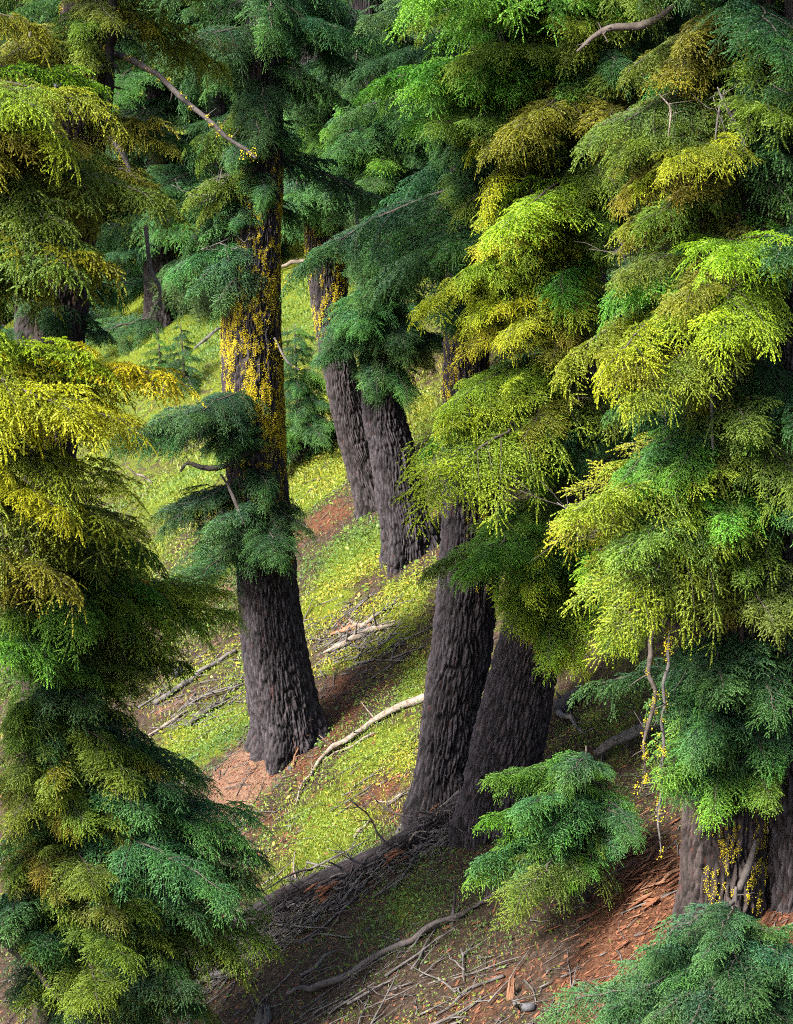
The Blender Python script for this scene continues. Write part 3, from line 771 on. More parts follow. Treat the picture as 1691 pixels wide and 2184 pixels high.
# left tree: mid-height boughs get brighter greens to stand in for blocked sun
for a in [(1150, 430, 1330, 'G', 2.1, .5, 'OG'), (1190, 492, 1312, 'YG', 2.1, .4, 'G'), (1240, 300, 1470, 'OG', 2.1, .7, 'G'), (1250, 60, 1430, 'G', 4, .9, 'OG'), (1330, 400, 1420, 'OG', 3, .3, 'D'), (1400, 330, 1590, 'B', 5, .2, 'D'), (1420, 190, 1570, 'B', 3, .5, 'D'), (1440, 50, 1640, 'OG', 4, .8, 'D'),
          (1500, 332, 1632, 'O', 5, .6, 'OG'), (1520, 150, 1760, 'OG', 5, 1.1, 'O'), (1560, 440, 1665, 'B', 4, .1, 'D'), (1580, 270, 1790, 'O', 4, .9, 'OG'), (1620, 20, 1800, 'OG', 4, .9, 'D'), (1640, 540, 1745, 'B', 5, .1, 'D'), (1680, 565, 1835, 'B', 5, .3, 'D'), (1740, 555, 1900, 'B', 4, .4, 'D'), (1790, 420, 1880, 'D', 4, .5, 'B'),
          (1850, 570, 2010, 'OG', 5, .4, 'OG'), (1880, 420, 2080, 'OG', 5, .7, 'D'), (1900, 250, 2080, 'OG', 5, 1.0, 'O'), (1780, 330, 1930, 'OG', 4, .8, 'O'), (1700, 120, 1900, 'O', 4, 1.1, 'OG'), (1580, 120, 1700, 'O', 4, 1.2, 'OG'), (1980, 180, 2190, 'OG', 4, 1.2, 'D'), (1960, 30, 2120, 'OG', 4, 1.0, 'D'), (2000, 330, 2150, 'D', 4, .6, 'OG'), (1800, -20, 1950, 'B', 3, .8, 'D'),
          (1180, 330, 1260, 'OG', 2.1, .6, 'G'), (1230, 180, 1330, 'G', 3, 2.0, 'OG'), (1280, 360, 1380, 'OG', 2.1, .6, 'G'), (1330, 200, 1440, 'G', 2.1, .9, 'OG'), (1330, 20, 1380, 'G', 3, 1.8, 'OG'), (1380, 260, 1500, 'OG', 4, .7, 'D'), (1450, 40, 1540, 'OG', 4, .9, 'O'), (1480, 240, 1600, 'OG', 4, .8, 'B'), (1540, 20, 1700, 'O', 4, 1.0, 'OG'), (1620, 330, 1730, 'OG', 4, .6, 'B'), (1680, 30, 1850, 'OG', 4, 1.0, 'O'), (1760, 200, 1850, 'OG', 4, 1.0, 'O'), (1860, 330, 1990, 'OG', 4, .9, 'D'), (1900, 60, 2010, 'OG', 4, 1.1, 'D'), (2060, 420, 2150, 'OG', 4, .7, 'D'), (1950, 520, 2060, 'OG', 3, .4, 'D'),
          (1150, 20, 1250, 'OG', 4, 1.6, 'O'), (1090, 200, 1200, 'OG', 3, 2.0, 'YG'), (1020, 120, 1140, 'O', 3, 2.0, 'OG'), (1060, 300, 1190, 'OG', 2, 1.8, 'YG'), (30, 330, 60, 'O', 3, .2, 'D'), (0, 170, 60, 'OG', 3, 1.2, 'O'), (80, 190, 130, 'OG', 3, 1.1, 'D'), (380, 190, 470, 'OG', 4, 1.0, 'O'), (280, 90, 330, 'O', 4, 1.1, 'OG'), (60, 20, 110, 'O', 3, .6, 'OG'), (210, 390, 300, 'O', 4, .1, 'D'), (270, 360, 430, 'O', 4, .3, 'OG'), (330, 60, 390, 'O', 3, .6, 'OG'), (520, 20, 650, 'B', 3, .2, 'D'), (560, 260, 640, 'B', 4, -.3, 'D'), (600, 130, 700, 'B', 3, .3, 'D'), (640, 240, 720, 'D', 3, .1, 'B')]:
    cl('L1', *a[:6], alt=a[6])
fill('L1', -500, 0, ['D', 'OG', 'O'], .3, seed=1); fill('L1', 1250, 2000, ['D', 'OG', 'OG'], .34, L=(.9, 1.6), az=(20, 160), seed=2)
# lichen-crusted tree
for a in [(-40, 400, 60, 'D', 4, .2, 'B'), (-60, 700, 70, 'D', 4, .2, 'B'), (60, 440, 190, 'B', 4, .3, 'D'), (80, 720, 200, 'D', 4, .1, 'B'), (180, 400, 310, 'OG', 3, .3, 'B'), (210, 500, 350, 'B', 3, .9, 'D'), (240, 640, 300, 'B', 3, .4, 'D'), (290, 400, 430, 'OG', 3, .3, 'B'), (300, 560, 420, 'B', 3, .9, 'D'),
          (330, 395, 530, 'B', 4, .2, 'D'), (400, 400, 620, 'B', 5, .3, 'D'), (440, 460, 660, 'B', 3, .3, 'D'), (120, 570, 260, 'D', 3, 1.0, 'B'), (360, 500, 480, 'B', 2, .6, 'D')]:
    cl('T1', *a[:6], alt=a[6])
for a in [(860, 240, 935, 'D', 4, .9, 'B'), (850, 330, 900, 'D', 4, 1.0, 'B'), (870, 440, 960, 'D', 3, 1.0, 'B'), (960, 340, 1130, 'D', 4, .8, 'OG'), (970, 430, 1170, 'D', 4, .9, 'B'), (1030, 600, 1180, 'D', 3, 1.1, None), (950, 560, 1060, 'D', 2, 1.0, None), (1040, 660, 1130, 'D', 2, .9, None), (1050, 380, 1230, 'D', 2, .6, 'OG')]:
    cl('T1', *a[:6], alt=a[6])
fill('T1', -150, 60, ['D', 'B', 'D'], .24, L=(1.6, 3.0), seed=4); fill('T1', 0, 420, ['D', 'B'], .3, az=(10, 170), seed=5)
# centre pair
for a in [(220, 590, 330, 'B', 4, .9, 'D'), (320, 565, 415, 'B', 5, 1.0, 'D'), (380, 590, 450, 'B', 3, 1.0, 'D'), (160, 640, 260, 'B', 4, .8, 'G'), (100, 700, 190, 'D', 4, .9, 'B'), (300, 640, 400, 'B', 4, 1.5, 'G'), (350, 680, 455, 'B', 4, 1.5, 'G'), (230, 690, 320, 'B', 4, 1.6, 'G'), (380, 600, 440, 'B', 3, 1.4, 'G')]:
    cl('T3', *a[:6], alt=a[6])
for a in [(240, 940, 330, 'B', 4, .8, 'D'), (330, 1080, 400, 'OG', 4, .8, 'B'), (420, 930, 520, 'D', 4, .8, 'B'), (470, 1070, 570, 'OG', 4, .7, 'D'), (540, 960, 680, 'D', 3, .7, 'OG'), (330, 1000, 440, 'B', 4, 1.1, 'OG'), (450, 980, 570, 'B', 4, 1.2, 'D'), (540, 1010, 700, 'OG', 4, 1.1, 'D'), (380, 960, 480, 'D', 3, 1.1, 'B'), (180, 1000, 280, 'OG', 4, 1.2, 'G')]:
    cl('T4', *a[:6], alt=a[6])
for a in [(200, 720, 330, 'B', 5, 1.5, 'G'), (260, 800, 400, 'B', 5, 1.7, 'G'), (200, 960, 300, 'B', 4, 1.4, 'G'), (330, 900, 460, 'B', 5, 1.6, 'D'), (420, 810, 560, 'B', 4, 1.5, 'D'), (560, 770, 690, 'B', 4, 1.4, 'D'), (560, 860, 760, 'B', 4, 1.5, 'D'), (250, 660, 400, 'B', 5, .6, 'D'), (150, 720, 250, 'B', 4, .8, 'G'), (200, 900, 330, 'B', 5, .8, 'D'), (280, 760, 430, 'B', 6, 1.1, 'D'), (300, 960, 440, 'B', 5, .6, 'D'), (380, 860, 520, 'B', 5, 1.1, 'D'), (420, 800, 540, 'B', 4, .9, 'D'), (440, 980, 560, 'D', 4, .5, 'OG'),
          (500, 900, 640, 'D', 5, .9, 'OG'), (600, 700, 730, 'B', 4, .9, 'D'), (560, 800, 700, 'B', 5, 1.1, 'D'), (590, 675, 770, 'B', 4, .9, 'D'), (600, 960, 740, 'D', 4, .6, 'B'), (640, 790, 830, 'B', 5, 1.0, 'D'), (650, 880, 840, 'B', 4, .9, 'D'), (480, 800, 600, 'B', 4, 1.0, 'D'), (560, 920, 780, 'D', 3, .8, 'OG')]:
    cl('T2', *a[:6], alt=a[6])
fill('T2', -600, 100, ['D', 'B'], .30, L=(1.6, 3.0), seed=6); fill('T3', -1000, 420, ['D', 'B'], .3, L=(1.4, 2.4), az=(-10, 190), seed=7)
fill('T4', -1000, 560, ['D', 'B', 'OG'], .26, L=(1.3, 2.4), seed=8)
# right-hand crowns
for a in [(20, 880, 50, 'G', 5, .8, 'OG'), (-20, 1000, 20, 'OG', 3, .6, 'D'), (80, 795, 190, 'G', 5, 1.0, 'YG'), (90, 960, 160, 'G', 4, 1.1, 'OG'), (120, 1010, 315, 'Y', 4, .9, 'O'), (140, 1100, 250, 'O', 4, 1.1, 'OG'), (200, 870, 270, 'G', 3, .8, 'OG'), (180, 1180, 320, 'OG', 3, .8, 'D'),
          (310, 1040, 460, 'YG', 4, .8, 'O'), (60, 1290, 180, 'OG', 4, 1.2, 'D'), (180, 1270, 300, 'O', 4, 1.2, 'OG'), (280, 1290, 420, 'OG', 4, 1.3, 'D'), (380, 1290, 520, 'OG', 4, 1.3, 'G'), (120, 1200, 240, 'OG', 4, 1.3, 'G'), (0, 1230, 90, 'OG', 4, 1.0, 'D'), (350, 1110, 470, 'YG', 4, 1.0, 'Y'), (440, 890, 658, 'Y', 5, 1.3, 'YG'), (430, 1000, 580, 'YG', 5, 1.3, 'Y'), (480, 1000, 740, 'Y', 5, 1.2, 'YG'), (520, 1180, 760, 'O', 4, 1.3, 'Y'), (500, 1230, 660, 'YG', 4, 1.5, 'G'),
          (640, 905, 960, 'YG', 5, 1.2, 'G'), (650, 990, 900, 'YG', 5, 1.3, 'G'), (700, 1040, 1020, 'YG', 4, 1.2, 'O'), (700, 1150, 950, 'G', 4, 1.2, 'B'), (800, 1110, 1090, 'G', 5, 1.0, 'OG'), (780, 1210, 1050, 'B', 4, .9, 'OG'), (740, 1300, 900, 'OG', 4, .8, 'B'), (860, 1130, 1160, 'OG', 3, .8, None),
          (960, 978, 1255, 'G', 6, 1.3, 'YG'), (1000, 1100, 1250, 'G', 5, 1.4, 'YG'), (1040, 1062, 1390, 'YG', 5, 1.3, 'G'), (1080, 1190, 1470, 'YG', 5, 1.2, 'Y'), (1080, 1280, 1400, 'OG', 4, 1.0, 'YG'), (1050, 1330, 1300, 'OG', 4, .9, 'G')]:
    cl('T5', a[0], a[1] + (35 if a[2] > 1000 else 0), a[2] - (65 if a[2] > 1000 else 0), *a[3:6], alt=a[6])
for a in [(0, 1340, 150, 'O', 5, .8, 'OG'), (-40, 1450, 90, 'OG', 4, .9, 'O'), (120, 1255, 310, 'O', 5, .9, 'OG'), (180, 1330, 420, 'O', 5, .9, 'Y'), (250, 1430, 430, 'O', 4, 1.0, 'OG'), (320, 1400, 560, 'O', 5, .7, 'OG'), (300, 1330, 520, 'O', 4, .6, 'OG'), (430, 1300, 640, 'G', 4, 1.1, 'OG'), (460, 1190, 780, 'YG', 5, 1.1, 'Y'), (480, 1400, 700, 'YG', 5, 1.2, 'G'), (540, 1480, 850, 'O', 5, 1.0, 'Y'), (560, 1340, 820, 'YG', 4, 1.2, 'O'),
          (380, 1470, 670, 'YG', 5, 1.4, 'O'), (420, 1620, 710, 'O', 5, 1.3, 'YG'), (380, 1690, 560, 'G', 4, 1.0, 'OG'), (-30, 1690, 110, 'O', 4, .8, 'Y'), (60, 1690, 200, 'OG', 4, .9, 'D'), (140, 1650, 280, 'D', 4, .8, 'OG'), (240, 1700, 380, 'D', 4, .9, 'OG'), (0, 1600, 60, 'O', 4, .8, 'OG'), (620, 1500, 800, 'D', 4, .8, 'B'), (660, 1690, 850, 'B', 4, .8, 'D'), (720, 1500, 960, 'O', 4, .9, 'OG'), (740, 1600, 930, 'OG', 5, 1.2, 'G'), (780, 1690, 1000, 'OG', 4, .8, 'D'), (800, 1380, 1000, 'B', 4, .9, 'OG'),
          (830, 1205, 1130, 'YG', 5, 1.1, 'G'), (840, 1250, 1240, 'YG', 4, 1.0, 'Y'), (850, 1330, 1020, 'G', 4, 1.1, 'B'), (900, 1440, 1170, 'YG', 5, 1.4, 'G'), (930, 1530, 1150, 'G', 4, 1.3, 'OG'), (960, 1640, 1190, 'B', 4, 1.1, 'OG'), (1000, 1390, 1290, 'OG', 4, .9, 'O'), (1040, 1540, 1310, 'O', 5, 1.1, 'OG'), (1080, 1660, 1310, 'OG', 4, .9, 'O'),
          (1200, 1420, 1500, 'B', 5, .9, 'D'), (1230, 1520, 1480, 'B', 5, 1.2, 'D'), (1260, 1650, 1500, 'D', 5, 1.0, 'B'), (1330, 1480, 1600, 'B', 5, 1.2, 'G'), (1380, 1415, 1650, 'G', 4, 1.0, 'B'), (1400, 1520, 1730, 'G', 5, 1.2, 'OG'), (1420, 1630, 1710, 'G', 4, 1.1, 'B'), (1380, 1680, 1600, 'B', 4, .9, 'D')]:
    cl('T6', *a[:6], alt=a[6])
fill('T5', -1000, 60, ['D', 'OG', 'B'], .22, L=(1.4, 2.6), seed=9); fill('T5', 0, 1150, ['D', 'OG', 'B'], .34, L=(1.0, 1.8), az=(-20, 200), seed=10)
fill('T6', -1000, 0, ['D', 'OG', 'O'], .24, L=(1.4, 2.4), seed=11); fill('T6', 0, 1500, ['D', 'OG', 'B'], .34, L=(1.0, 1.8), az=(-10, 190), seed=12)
fill('T7', -900, 1500, ['D', 'D', 'B'], .30, L=(1.0, 1.9), seed=13)

# bare dead branches seen in the gaps of the crowns
for a in [('T6', 150, 1440, 330, .5, 2), ('T6', 230, 1530, 320, .7, 2), ('T6', 240, 1590, 320, .7, 2), ('T6', 200, 1425, 240, .9, 2), ('T6', 470, 1400, 560, 1.0, 3), ('T6', 560, 1420, 560, .9, 2), ('T6', 600, 1540, 640, 1.4, 2), ('T6', 60, 1660, 150, .9, 2), ('T6', 820, 1500, 1010, .9, 3), ('T6', 1060, 1290, 1260, .6, 3), ('T6', 1100, 1340, 1320, .6, 3),
          ('T5', 180, 1050, 340, .8, 3), ('T5', 60, 1150, 130, .6, 3), ('T5', 620, 1240, 700, .8, 2), ('T5', 700, 1290, 900, .7, 3), ('T5', 860, 1290, 960, .9, 2), ('T1', 380, 450, 470, .6, 3), ('T1', 470, 420, 560, .5, 2), ('T1', 880, 430, 1000, .9, 3), ('T1', 660, 410, 760, .2, 1), ('L1', 500, 160, 650, .5, 3), ('L1', 560, 200, 670, .4, 2), ('L1', 1120, 170, 1200, .7, 3), ('L1', 1830, 130, 1950, .8, 2), ('T2', 480, 990, 520, .2, 2), ('T5', 1150, 1230, 1250, .9, 3)]:
    bare(*a)

# young trees
def sapling(key, label, base, top, boughs, cols, seed, Yset=None, group=None, r=.05, lean=0):
    g = hit(*base) if Yset is None else at(base[0], base[1], Yset)
    if Yset is not None: g[2] = float(ground(g[0], Yset))
    zt = at(0, top[1], g[1])[2]; xt = at(top[0], top[1], g[1])[0]
    root = empty('young_hemlock', tuple(g)); tag(root, label, 'tree', group)
    P = np.array([[g[0], g[1], g[2] - .3], [g[0] * .7 + xt * .3, g[1], g[2] * .7 + zt * .3], [xt, g[1], zt]])
    mb = MB(); S = spline(P, 14); mb.tube(S - np.array(root.location), np.linspace(r, r * .2, 14), 8, .15, seed)
    link('trunk', mb.mesh('trunk', M['limb'], True), root)
    TREES[key] = dict(o=root, P=S, rad=np.linspace(r, r * .2, 14), Y=g[1])
    rg = np.random.default_rng(seed)
    if isinstance(boughs, int):
        hgt = zt - g[2]
        for k in range(boughs):
            f = (k + .5) / boughs; z = g[2] + hgt * (.08 + .9 * f); a = k * 2.4 + rg.normal(0, .3)
            l = (.14 + .40 * (1 - f)) * hgt * rg.uniform(.8, 1.15)
            p = np.array([np.interp(z, S[:, 2], S[:, 0]), g[1], z])
            bough(root, p, p + np.array([math.cos(a) * l, math.sin(a) * l, -.22 * l]), cols[int(rg.integers(len(cols)))])
    else:
        for b in boughs: cl(key, *b[:6], alt=b[6])
    return root
sapling('S1', 'young blue green hemlock in front of the leaning trunk', (1245, 1925), (1250, 1590), [(1640, 1050, 1655, 'G', 3, .5, 'B'), (1650, 1035, 1750, 'G', 4, .7, 'B'), (1690, 1020, 1835, 'G', 4, .8, 'B'), (1720, 1110, 1890, 'G', 3, .8, 'OG'), (1640, 1345, 1720, 'B', 4, .4, 'G'), (1690, 1310, 1810, 'B', 4, .7, 'G'), (1720, 1210, 1880, 'G', 3, 1.0, 'OG'), (1600, 1180, 1640, 'B', 3, .5, 'G'), (1600, 1290, 1650, 'B', 3, .4, 'G'), (1620, 1180, 1760, 'B', 4, .9, 'G')], None, 21)
sapling('S2', 'young dark green hemlock filling the bottom right corner', (1570, 2600), (1570, 1930), [(1980, 1350, 2120, 'B', 5, .6, 'D'), (1960, 1385, 2020, 'B', 4, .5, 'D'), (1940, 1480, 1985, 'D', 3, .5, 'B'), (1945, 1640, 1985, 'D', 3, .5, 'B'), (1970, 1720, 2080, 'B', 4, .7, 'D'), (1980, 1560, 2090, 'D', 5, 1.0, 'B'), (2060, 1170, 2165, 'B', 4, .4, 'D'), (2040, 1300, 2150, 'B', 4, .7, 'D'), (2040, 1480, 2190, 'D', 5, 1.0, 'B'), (2050, 1660, 2180, 'D', 4, .9, 'B')], None, 22, Yset=21.0, r=.09)
sapling('S3', 'blurred blue green sapling standing on the grass behind the lichen trunk', (640, 985), (628, 690), 40, ['B', 'B', 'G'], 23)
sapling('S4', 'small yellow green sapling beside the foot of the centre pair', (690, 935), (684, 845), 14, ['YG', 'Y'], 24)
sapling('S5', 'small dark sapling on the far slope left of the lichen trunk', (395, 830), (385, 690), 18, ['B', 'D'], 25)
sapling('S6', 'small bluish sapling far up the slope beside the lichen trunk', (345, 800), (335, 700), 14, ['B', 'G'], 26)

# trees farther up the slope
def far_tree(label, px, py, Yf, wid, seed, ylo, cols, step=.36, L=(2.4, 4.2), group=None):
    key = 'F%d' % seed
    tree(key, label, [(px, -900, wid * .6), (px, 0, wid * .8), (px + 4, py * .6, wid * .9), (px + 6, py, wid), (px + 8, py + 120, wid * 1.1)], (px + 6, py), seed, 'bark_dark', vis=(0, py + 60), res=.45, lichen=None, group=group)
    fill(key, -650, ylo + 40, cols, step, L, seed=seed)
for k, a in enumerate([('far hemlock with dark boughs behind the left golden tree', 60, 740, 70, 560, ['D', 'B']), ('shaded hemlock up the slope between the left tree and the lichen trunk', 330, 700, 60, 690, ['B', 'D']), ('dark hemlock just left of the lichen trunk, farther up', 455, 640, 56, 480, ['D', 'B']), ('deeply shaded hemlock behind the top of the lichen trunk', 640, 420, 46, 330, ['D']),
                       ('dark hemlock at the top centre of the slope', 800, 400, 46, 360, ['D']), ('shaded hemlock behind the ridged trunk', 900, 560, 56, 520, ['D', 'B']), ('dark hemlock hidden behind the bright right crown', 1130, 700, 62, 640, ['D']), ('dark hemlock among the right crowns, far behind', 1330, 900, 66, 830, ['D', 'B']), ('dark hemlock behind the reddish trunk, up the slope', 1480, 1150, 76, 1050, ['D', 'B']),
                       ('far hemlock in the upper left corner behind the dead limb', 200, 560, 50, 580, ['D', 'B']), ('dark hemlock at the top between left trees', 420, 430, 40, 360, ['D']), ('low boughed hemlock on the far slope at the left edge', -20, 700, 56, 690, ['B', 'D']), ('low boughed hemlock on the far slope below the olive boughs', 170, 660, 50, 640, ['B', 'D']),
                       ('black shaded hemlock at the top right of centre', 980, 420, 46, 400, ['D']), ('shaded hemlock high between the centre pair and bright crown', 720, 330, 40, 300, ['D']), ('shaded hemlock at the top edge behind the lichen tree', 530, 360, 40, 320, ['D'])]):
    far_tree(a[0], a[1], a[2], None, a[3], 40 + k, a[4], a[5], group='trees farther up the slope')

# rusty dead sprays: in front of the left trunk and further small ones
def rusty(key, ry, tx, ty, fwd, n):
    t = TREES[key]
    for k in range(n):
        r = tpt(key, ry); T = at(tx + rng.normal(0, 14), ty + rng.normal(0, 8), t['Y'] - fwd)
        b = bough(t['o'], r, T, 'R'); b['label'] = 'dead branch with rusty orange needles'
rusty('L1', 1868, 70, 1890, .5, 2); rusty('L1', 1865, 215, 1880, .4, 2); rusty('L1', 1190, 300, 1225, .4, 1); rusty('T1', 60, 470, 90, .5, 1)

# ------------------------------------------------------------------ dead wood
def gpts(pp, lift=0.0):
    out = []
    for q in pp:
        g = hit(q[0], q[1]); g[2] += lift + (q[2] if len(q) > 2 else 0); out.append(g)
    return np.array(out)
def ground_stick(name, label, cat, pp, r, mat, seed, stubs=0, lift=None, group=None, sides=8, stub_l=.25, wob=.25):
    P = gpts(pp, r[0] * .7 if lift is None else lift)
    mb, _, _ = stick_mesh(P, r, mat, seed, stubs, sides, wob, stub_l=stub_l)
    c = P.mean(0); mb.V = [v - c for v in mb.V]
    o = link(name, mb.mesh(name, M[mat], True), None); o.location = c
    return tag(o, label, cat, group)
# big bark-covered log
P = gpts([(330, 2125), (560, 1965), (700, 1895), (830, 1835), (930, 1765), (990, 1725)], .10)
VV, F, hb, SV, SN, _, SH = trunk_mesh(P, [.17, .18, .17, .16, .15, .14], 61, M['bark_dark'], na_front=56, na_back=40, dz=.03, depth=.05, cw=.06, ch=.2)
lg = empty('fallen_log', tuple(P.mean(0))); tag(lg, 'dark bark covered fallen log with broken branch stubs lying across the slope', 'log')
link('trunk', mesh_of('trunk', VV - P.mean(0), F, M['bark_dark'], True, {'bark': hb}), lg)
for k, (i0, dx, dz, l, mt) in enumerate([(.30, .3, .5, .5, 'dead'), (.36, -.2, .35, .4, 'dead'), (.42, .5, .3, .55, 'dead'), (.55, .4, .5, .6, 'dead'), (.62, -.3, .5, .5, 'dead'), (.7, .6, .25, .7, 'dead'), (.78, .5, .6, .7, 'bleached'), (.85, .8, .3, .8, 'dead'), (.9, .4, .8, .55, 'bleached'), (.93, -.5, .5, .5, 'dead'), (.2, .4, .2, .5, 'dead'), (.48, .7, .1, .9, 'dead'), (.66, .7, .0, .9, 'dead')]):
    rg = np.random.default_rng(400 + k); p = spline(P, 50)[int(i0 * 49)]
    d = np.array([dx, -.55 + rg.normal(0, .2), dz]); d /= np.linalg.norm(d)
    q = np.linspace(0, 1, 6)[:, None]
    mb, _, _ = stick_mesh(p + d * l * q + rg.normal(0, .1 * l, 3) * q * q - np.array([0, 0, .12]) * q * q, [.024, .008], mt, 400 + k, 3, 6, n=14, stub_l=.22)
    mb.V = [v - P.mean(0) for v in mb.V]
    link('branch_stub', mb.mesh('branch_stub', M[mt], True), lg)
LP = spline(P, 60)
for k in range(54):
    u = rng.random() ** .7; p = LP[int(u * 59)] + np.array([rng.normal(0, .05), -.12 + rng.normal(0, .08), rng.normal(.03, .06)])
    d = np.array([rng.normal(.3, .7), rng.normal(-.5, .4), rng.normal(.05, .35)]); d /= np.linalg.norm(d); l = rng.uniform(.4, 1.1)
    m_, L_ = orient(None, p, p + d * l, rng.random() * 6)
    o = link('dead_twig', BARE[int(rng.integers(6))], lg); o.matrix_local = Matrix.Translation(-lg.location) @ Matrix.Translation(Vector(p)) @ m_ @ Matrix.Scale(L_, 4)
for k, (px, py) in enumerate([(685, 1915), (840, 1842), (925, 1752)]):       # torn reddish wood showing on the log
    g = hit(px, py); g[2] += .12; rg = np.random.default_rng(430 + k); mb = MB()
    for m_ in range(12):
        a = g + np.array([rg.normal(0, .06), -.16 + rg.normal(0, .03), rg.normal(.03, .06)]); d = np.array([.8, -.05, .48]) + rg.normal(0, .12, 3); d *= rg.uniform(.06, .15) / np.linalg.norm(d)
        mb.tube(np.array([a - d, a, a + d]), [.010, .022, .004], 4)
    mb.V = [v - P.mean(0) for v in mb.V]
    o = link('torn_wood', mb.mesh('torn_wood', M['chip']), lg); o['kind'] = 'stuff'; o['label'] = 'splintered red brown wood'

ground_stick('fallen_branch', 'long bleached branch slanting down from the ridged trunk across mossy ground', 'branch', [(912, 1492), (860, 1512), (800, 1545), (745, 1585), (700, 1610), (668, 1650), (640, 1690), (630, 1722)], [.062, .056, .048, .04, .026, .016, .008], 'bleached', 62, 9, .05, wob=.55, sides=11)
ground_stick('fallen_branch', 'thin bleached stick running beside the long bleached branch', 'branch', [(800, 1565), (740, 1600), (690, 1625)], [.012, .02, .006], 'bleached', 63, 1, .03)
ground_stick('fallen_pole', 'long weathered pole with peeled orange patches across the lower slope', 'pole', [(612, 2128), (680, 2112), (720, 2095), (800, 2050), (880, 2010), (960, 1970), (1030, 1930), (1075, 1898), (1090, 1870)], [.025, .042, .042, .04, .037, .034, .028, .018, .009], 'pole', 64, 9, .05, wob=.5, sides=10)
ground_stick('dead_branch', 'dark upright dead stem rising from the weathered pole', 'stem', [(965, 1975), (970, 1950, .12), (968, 1960, .55)], [.022, .018, .008], 'dead_dark', 65, 2, 0)
ground_stick('driftwood_root', 'bleached forked driftwood lying left of the ridged trunk', 'wood', [(690, 1402), (730, 1385), (765, 1368), (800, 1350), (842, 1340)], [.015, .05, .07, .05, .012], 'bleached', 66, 7, .08, stub_l=.45)
ground_stick('driftwood_root', 'upper pale piece of driftwood above the forked one', 'wood', [(745, 1330), (775, 1345), (800, 1318), (832, 1305)], [.02, .045, .05, .02], 'bleached', 67, 4, .07, stub_l=.3)
ground_stick('driftwood_root', 'brown broken root between the two pale driftwood pieces', 'wood', [(705, 1358), (750, 1345), (790, 1338)], [.02, .06, .03], 'chip_pale', 68, 5, .05, stub_l=.3)
ground_stick('fallen_stick', 'short white forked stick on bright moss left of the ridged trunk', 'stick', [(800, 1712), (830, 1712), (855, 1698), (885, 1680)], [.008, .018, .014, .006], 'bleached', 69, 4, .03)
ground_stick('fallen_stick', 'small pale broken stick on the moss above the dark log', 'stick', [(755, 1790), (775, 1770), (788, 1752)], [.02, .03, .008], 'bleached', 70, 2, .03)
ground_stick('fallen_stick', 'grey stick lying just above the dark fallen log', 'stick', [(640, 1905), (690, 1872), (735, 1845), (750, 1830)], [.03, .045, .04, .015], 'dead', 71, 2, .05)
ground_stick('fallen_stick', 'curved bare twig standing beside the grey stick', 'stick', [(630, 1845, .15), (628, 1870), (640, 1893), (672, 1888)], [.006, .012, .018, .012], 'bleached', 72, 2, .06)
ground_stick('fallen_stick', 'slender dead stick behind foliage left of the lichen trunk foot', 'stick', [(330, 1505), (400, 1460), (450, 1425), (505, 1392)], [.05, .05, .04, .03], 'dead', 73, 3, .05)
ground_stick('fallen_stick', 'stick on the bright green bank left of the lichen trunk', 'stick', [(315, 1575), (350, 1552), (400, 1520)], [.012, .03, .02], 'bleached', 74, 2, .05)
ground_stick('fallen_stick', 'dark rotten stick on the green bank beside the lichen trunk', 'stick', [(400, 1555), (440, 1525), (480, 1500)], [.03, .05, .03], 'dead_dark', 75, 4, .05)
ground_stick('dead_seedling', 'bare reddish seedling against the foot of the lichen trunk', 'twig', [(625, 1640), (632, 1610, .1), (635, 1600, .4), (645, 1595, .62)], [.014, .012, .009, .004], 'chip_pale', 76, 7, .02, stub_l=.22)
ground_stick('fallen_stick', 'white stick high on the far grass between two trunks', 'stick', [(596, 582), (625, 572), (665, 566)], [.05, .06, .05], 'bleached', 77, 1, .15)
ground_stick('fallen_stick', 'dead forked branch on the far bank left of the lichen trunk', 'stick', [(415, 760), (440, 740), (470, 715)], [.02, .045, .03], 'dead', 78, 4, .2, stub_l=.5)
ground_stick('fallen_pole', 'thin straight pole among sprouts in the lower right', 'pole', [(930, 2170), (980, 2130), (1030, 2100), (1075, 2085)], [.012, .022, .022, .02], 'pole', 79, 1, .03)
ground_stick('fallen_stick', 'grey stick left of the long weathered pole', 'stick', [(640, 2085), (690, 2050), (720, 2030)], [.02, .024, .01], 'dead', 80, 2, .03)
ground_stick('fallen_branch', 'tangled grey branch under the left tree at the lower edge', 'branch', [(370, 2120), (430, 2100), (500, 2075), (540, 2045), (590, 2020)], [.02, .045, .05, .035, .015], 'dead', 81, 9, .06, stub_l=.4)
ground_stick('fallen_branch', 'pale branch beneath the torn end of the dark log', 'branch', [(890, 1780), (930, 1760), (985, 1715)], [.015, .03, .03], 'dead', 82, 6, .22, stub_l=.35)
ground_stick('fallen_branch', 'grey branch below the dark log near the leaning trunk', 'branch', [(880, 1840), (940, 1805), (985, 1775)], [.012, .02, .015], 'dead', 83, 4, .06, stub_l=.3)
ground_stick('fallen_branch', 'twisted bare root behind the leaning trunk on the right', 'branch', [(1190, 1540), (1225, 1560), (1240, 1585), (1265, 1575)], [.045, .035, .02, .008], 'dead', 84, 6, .15, stub_l=.35)
ground_stick('fallen_log', 'grey log stub poking out behind the leaning trunk', 'log', [(1180, 1530), (1215, 1505), (1240, 1490)], [.12, .11, .09], 'dead_dark', 85, 3, .1)
ground_stick('fallen_log', 'thick pole jutting from the far right bank with yellow lichen', 'log', [(1270, 1640), (1330, 1605), (1400, 1570)], [.05, .075, .08], 'dead', 86, 2, .2)
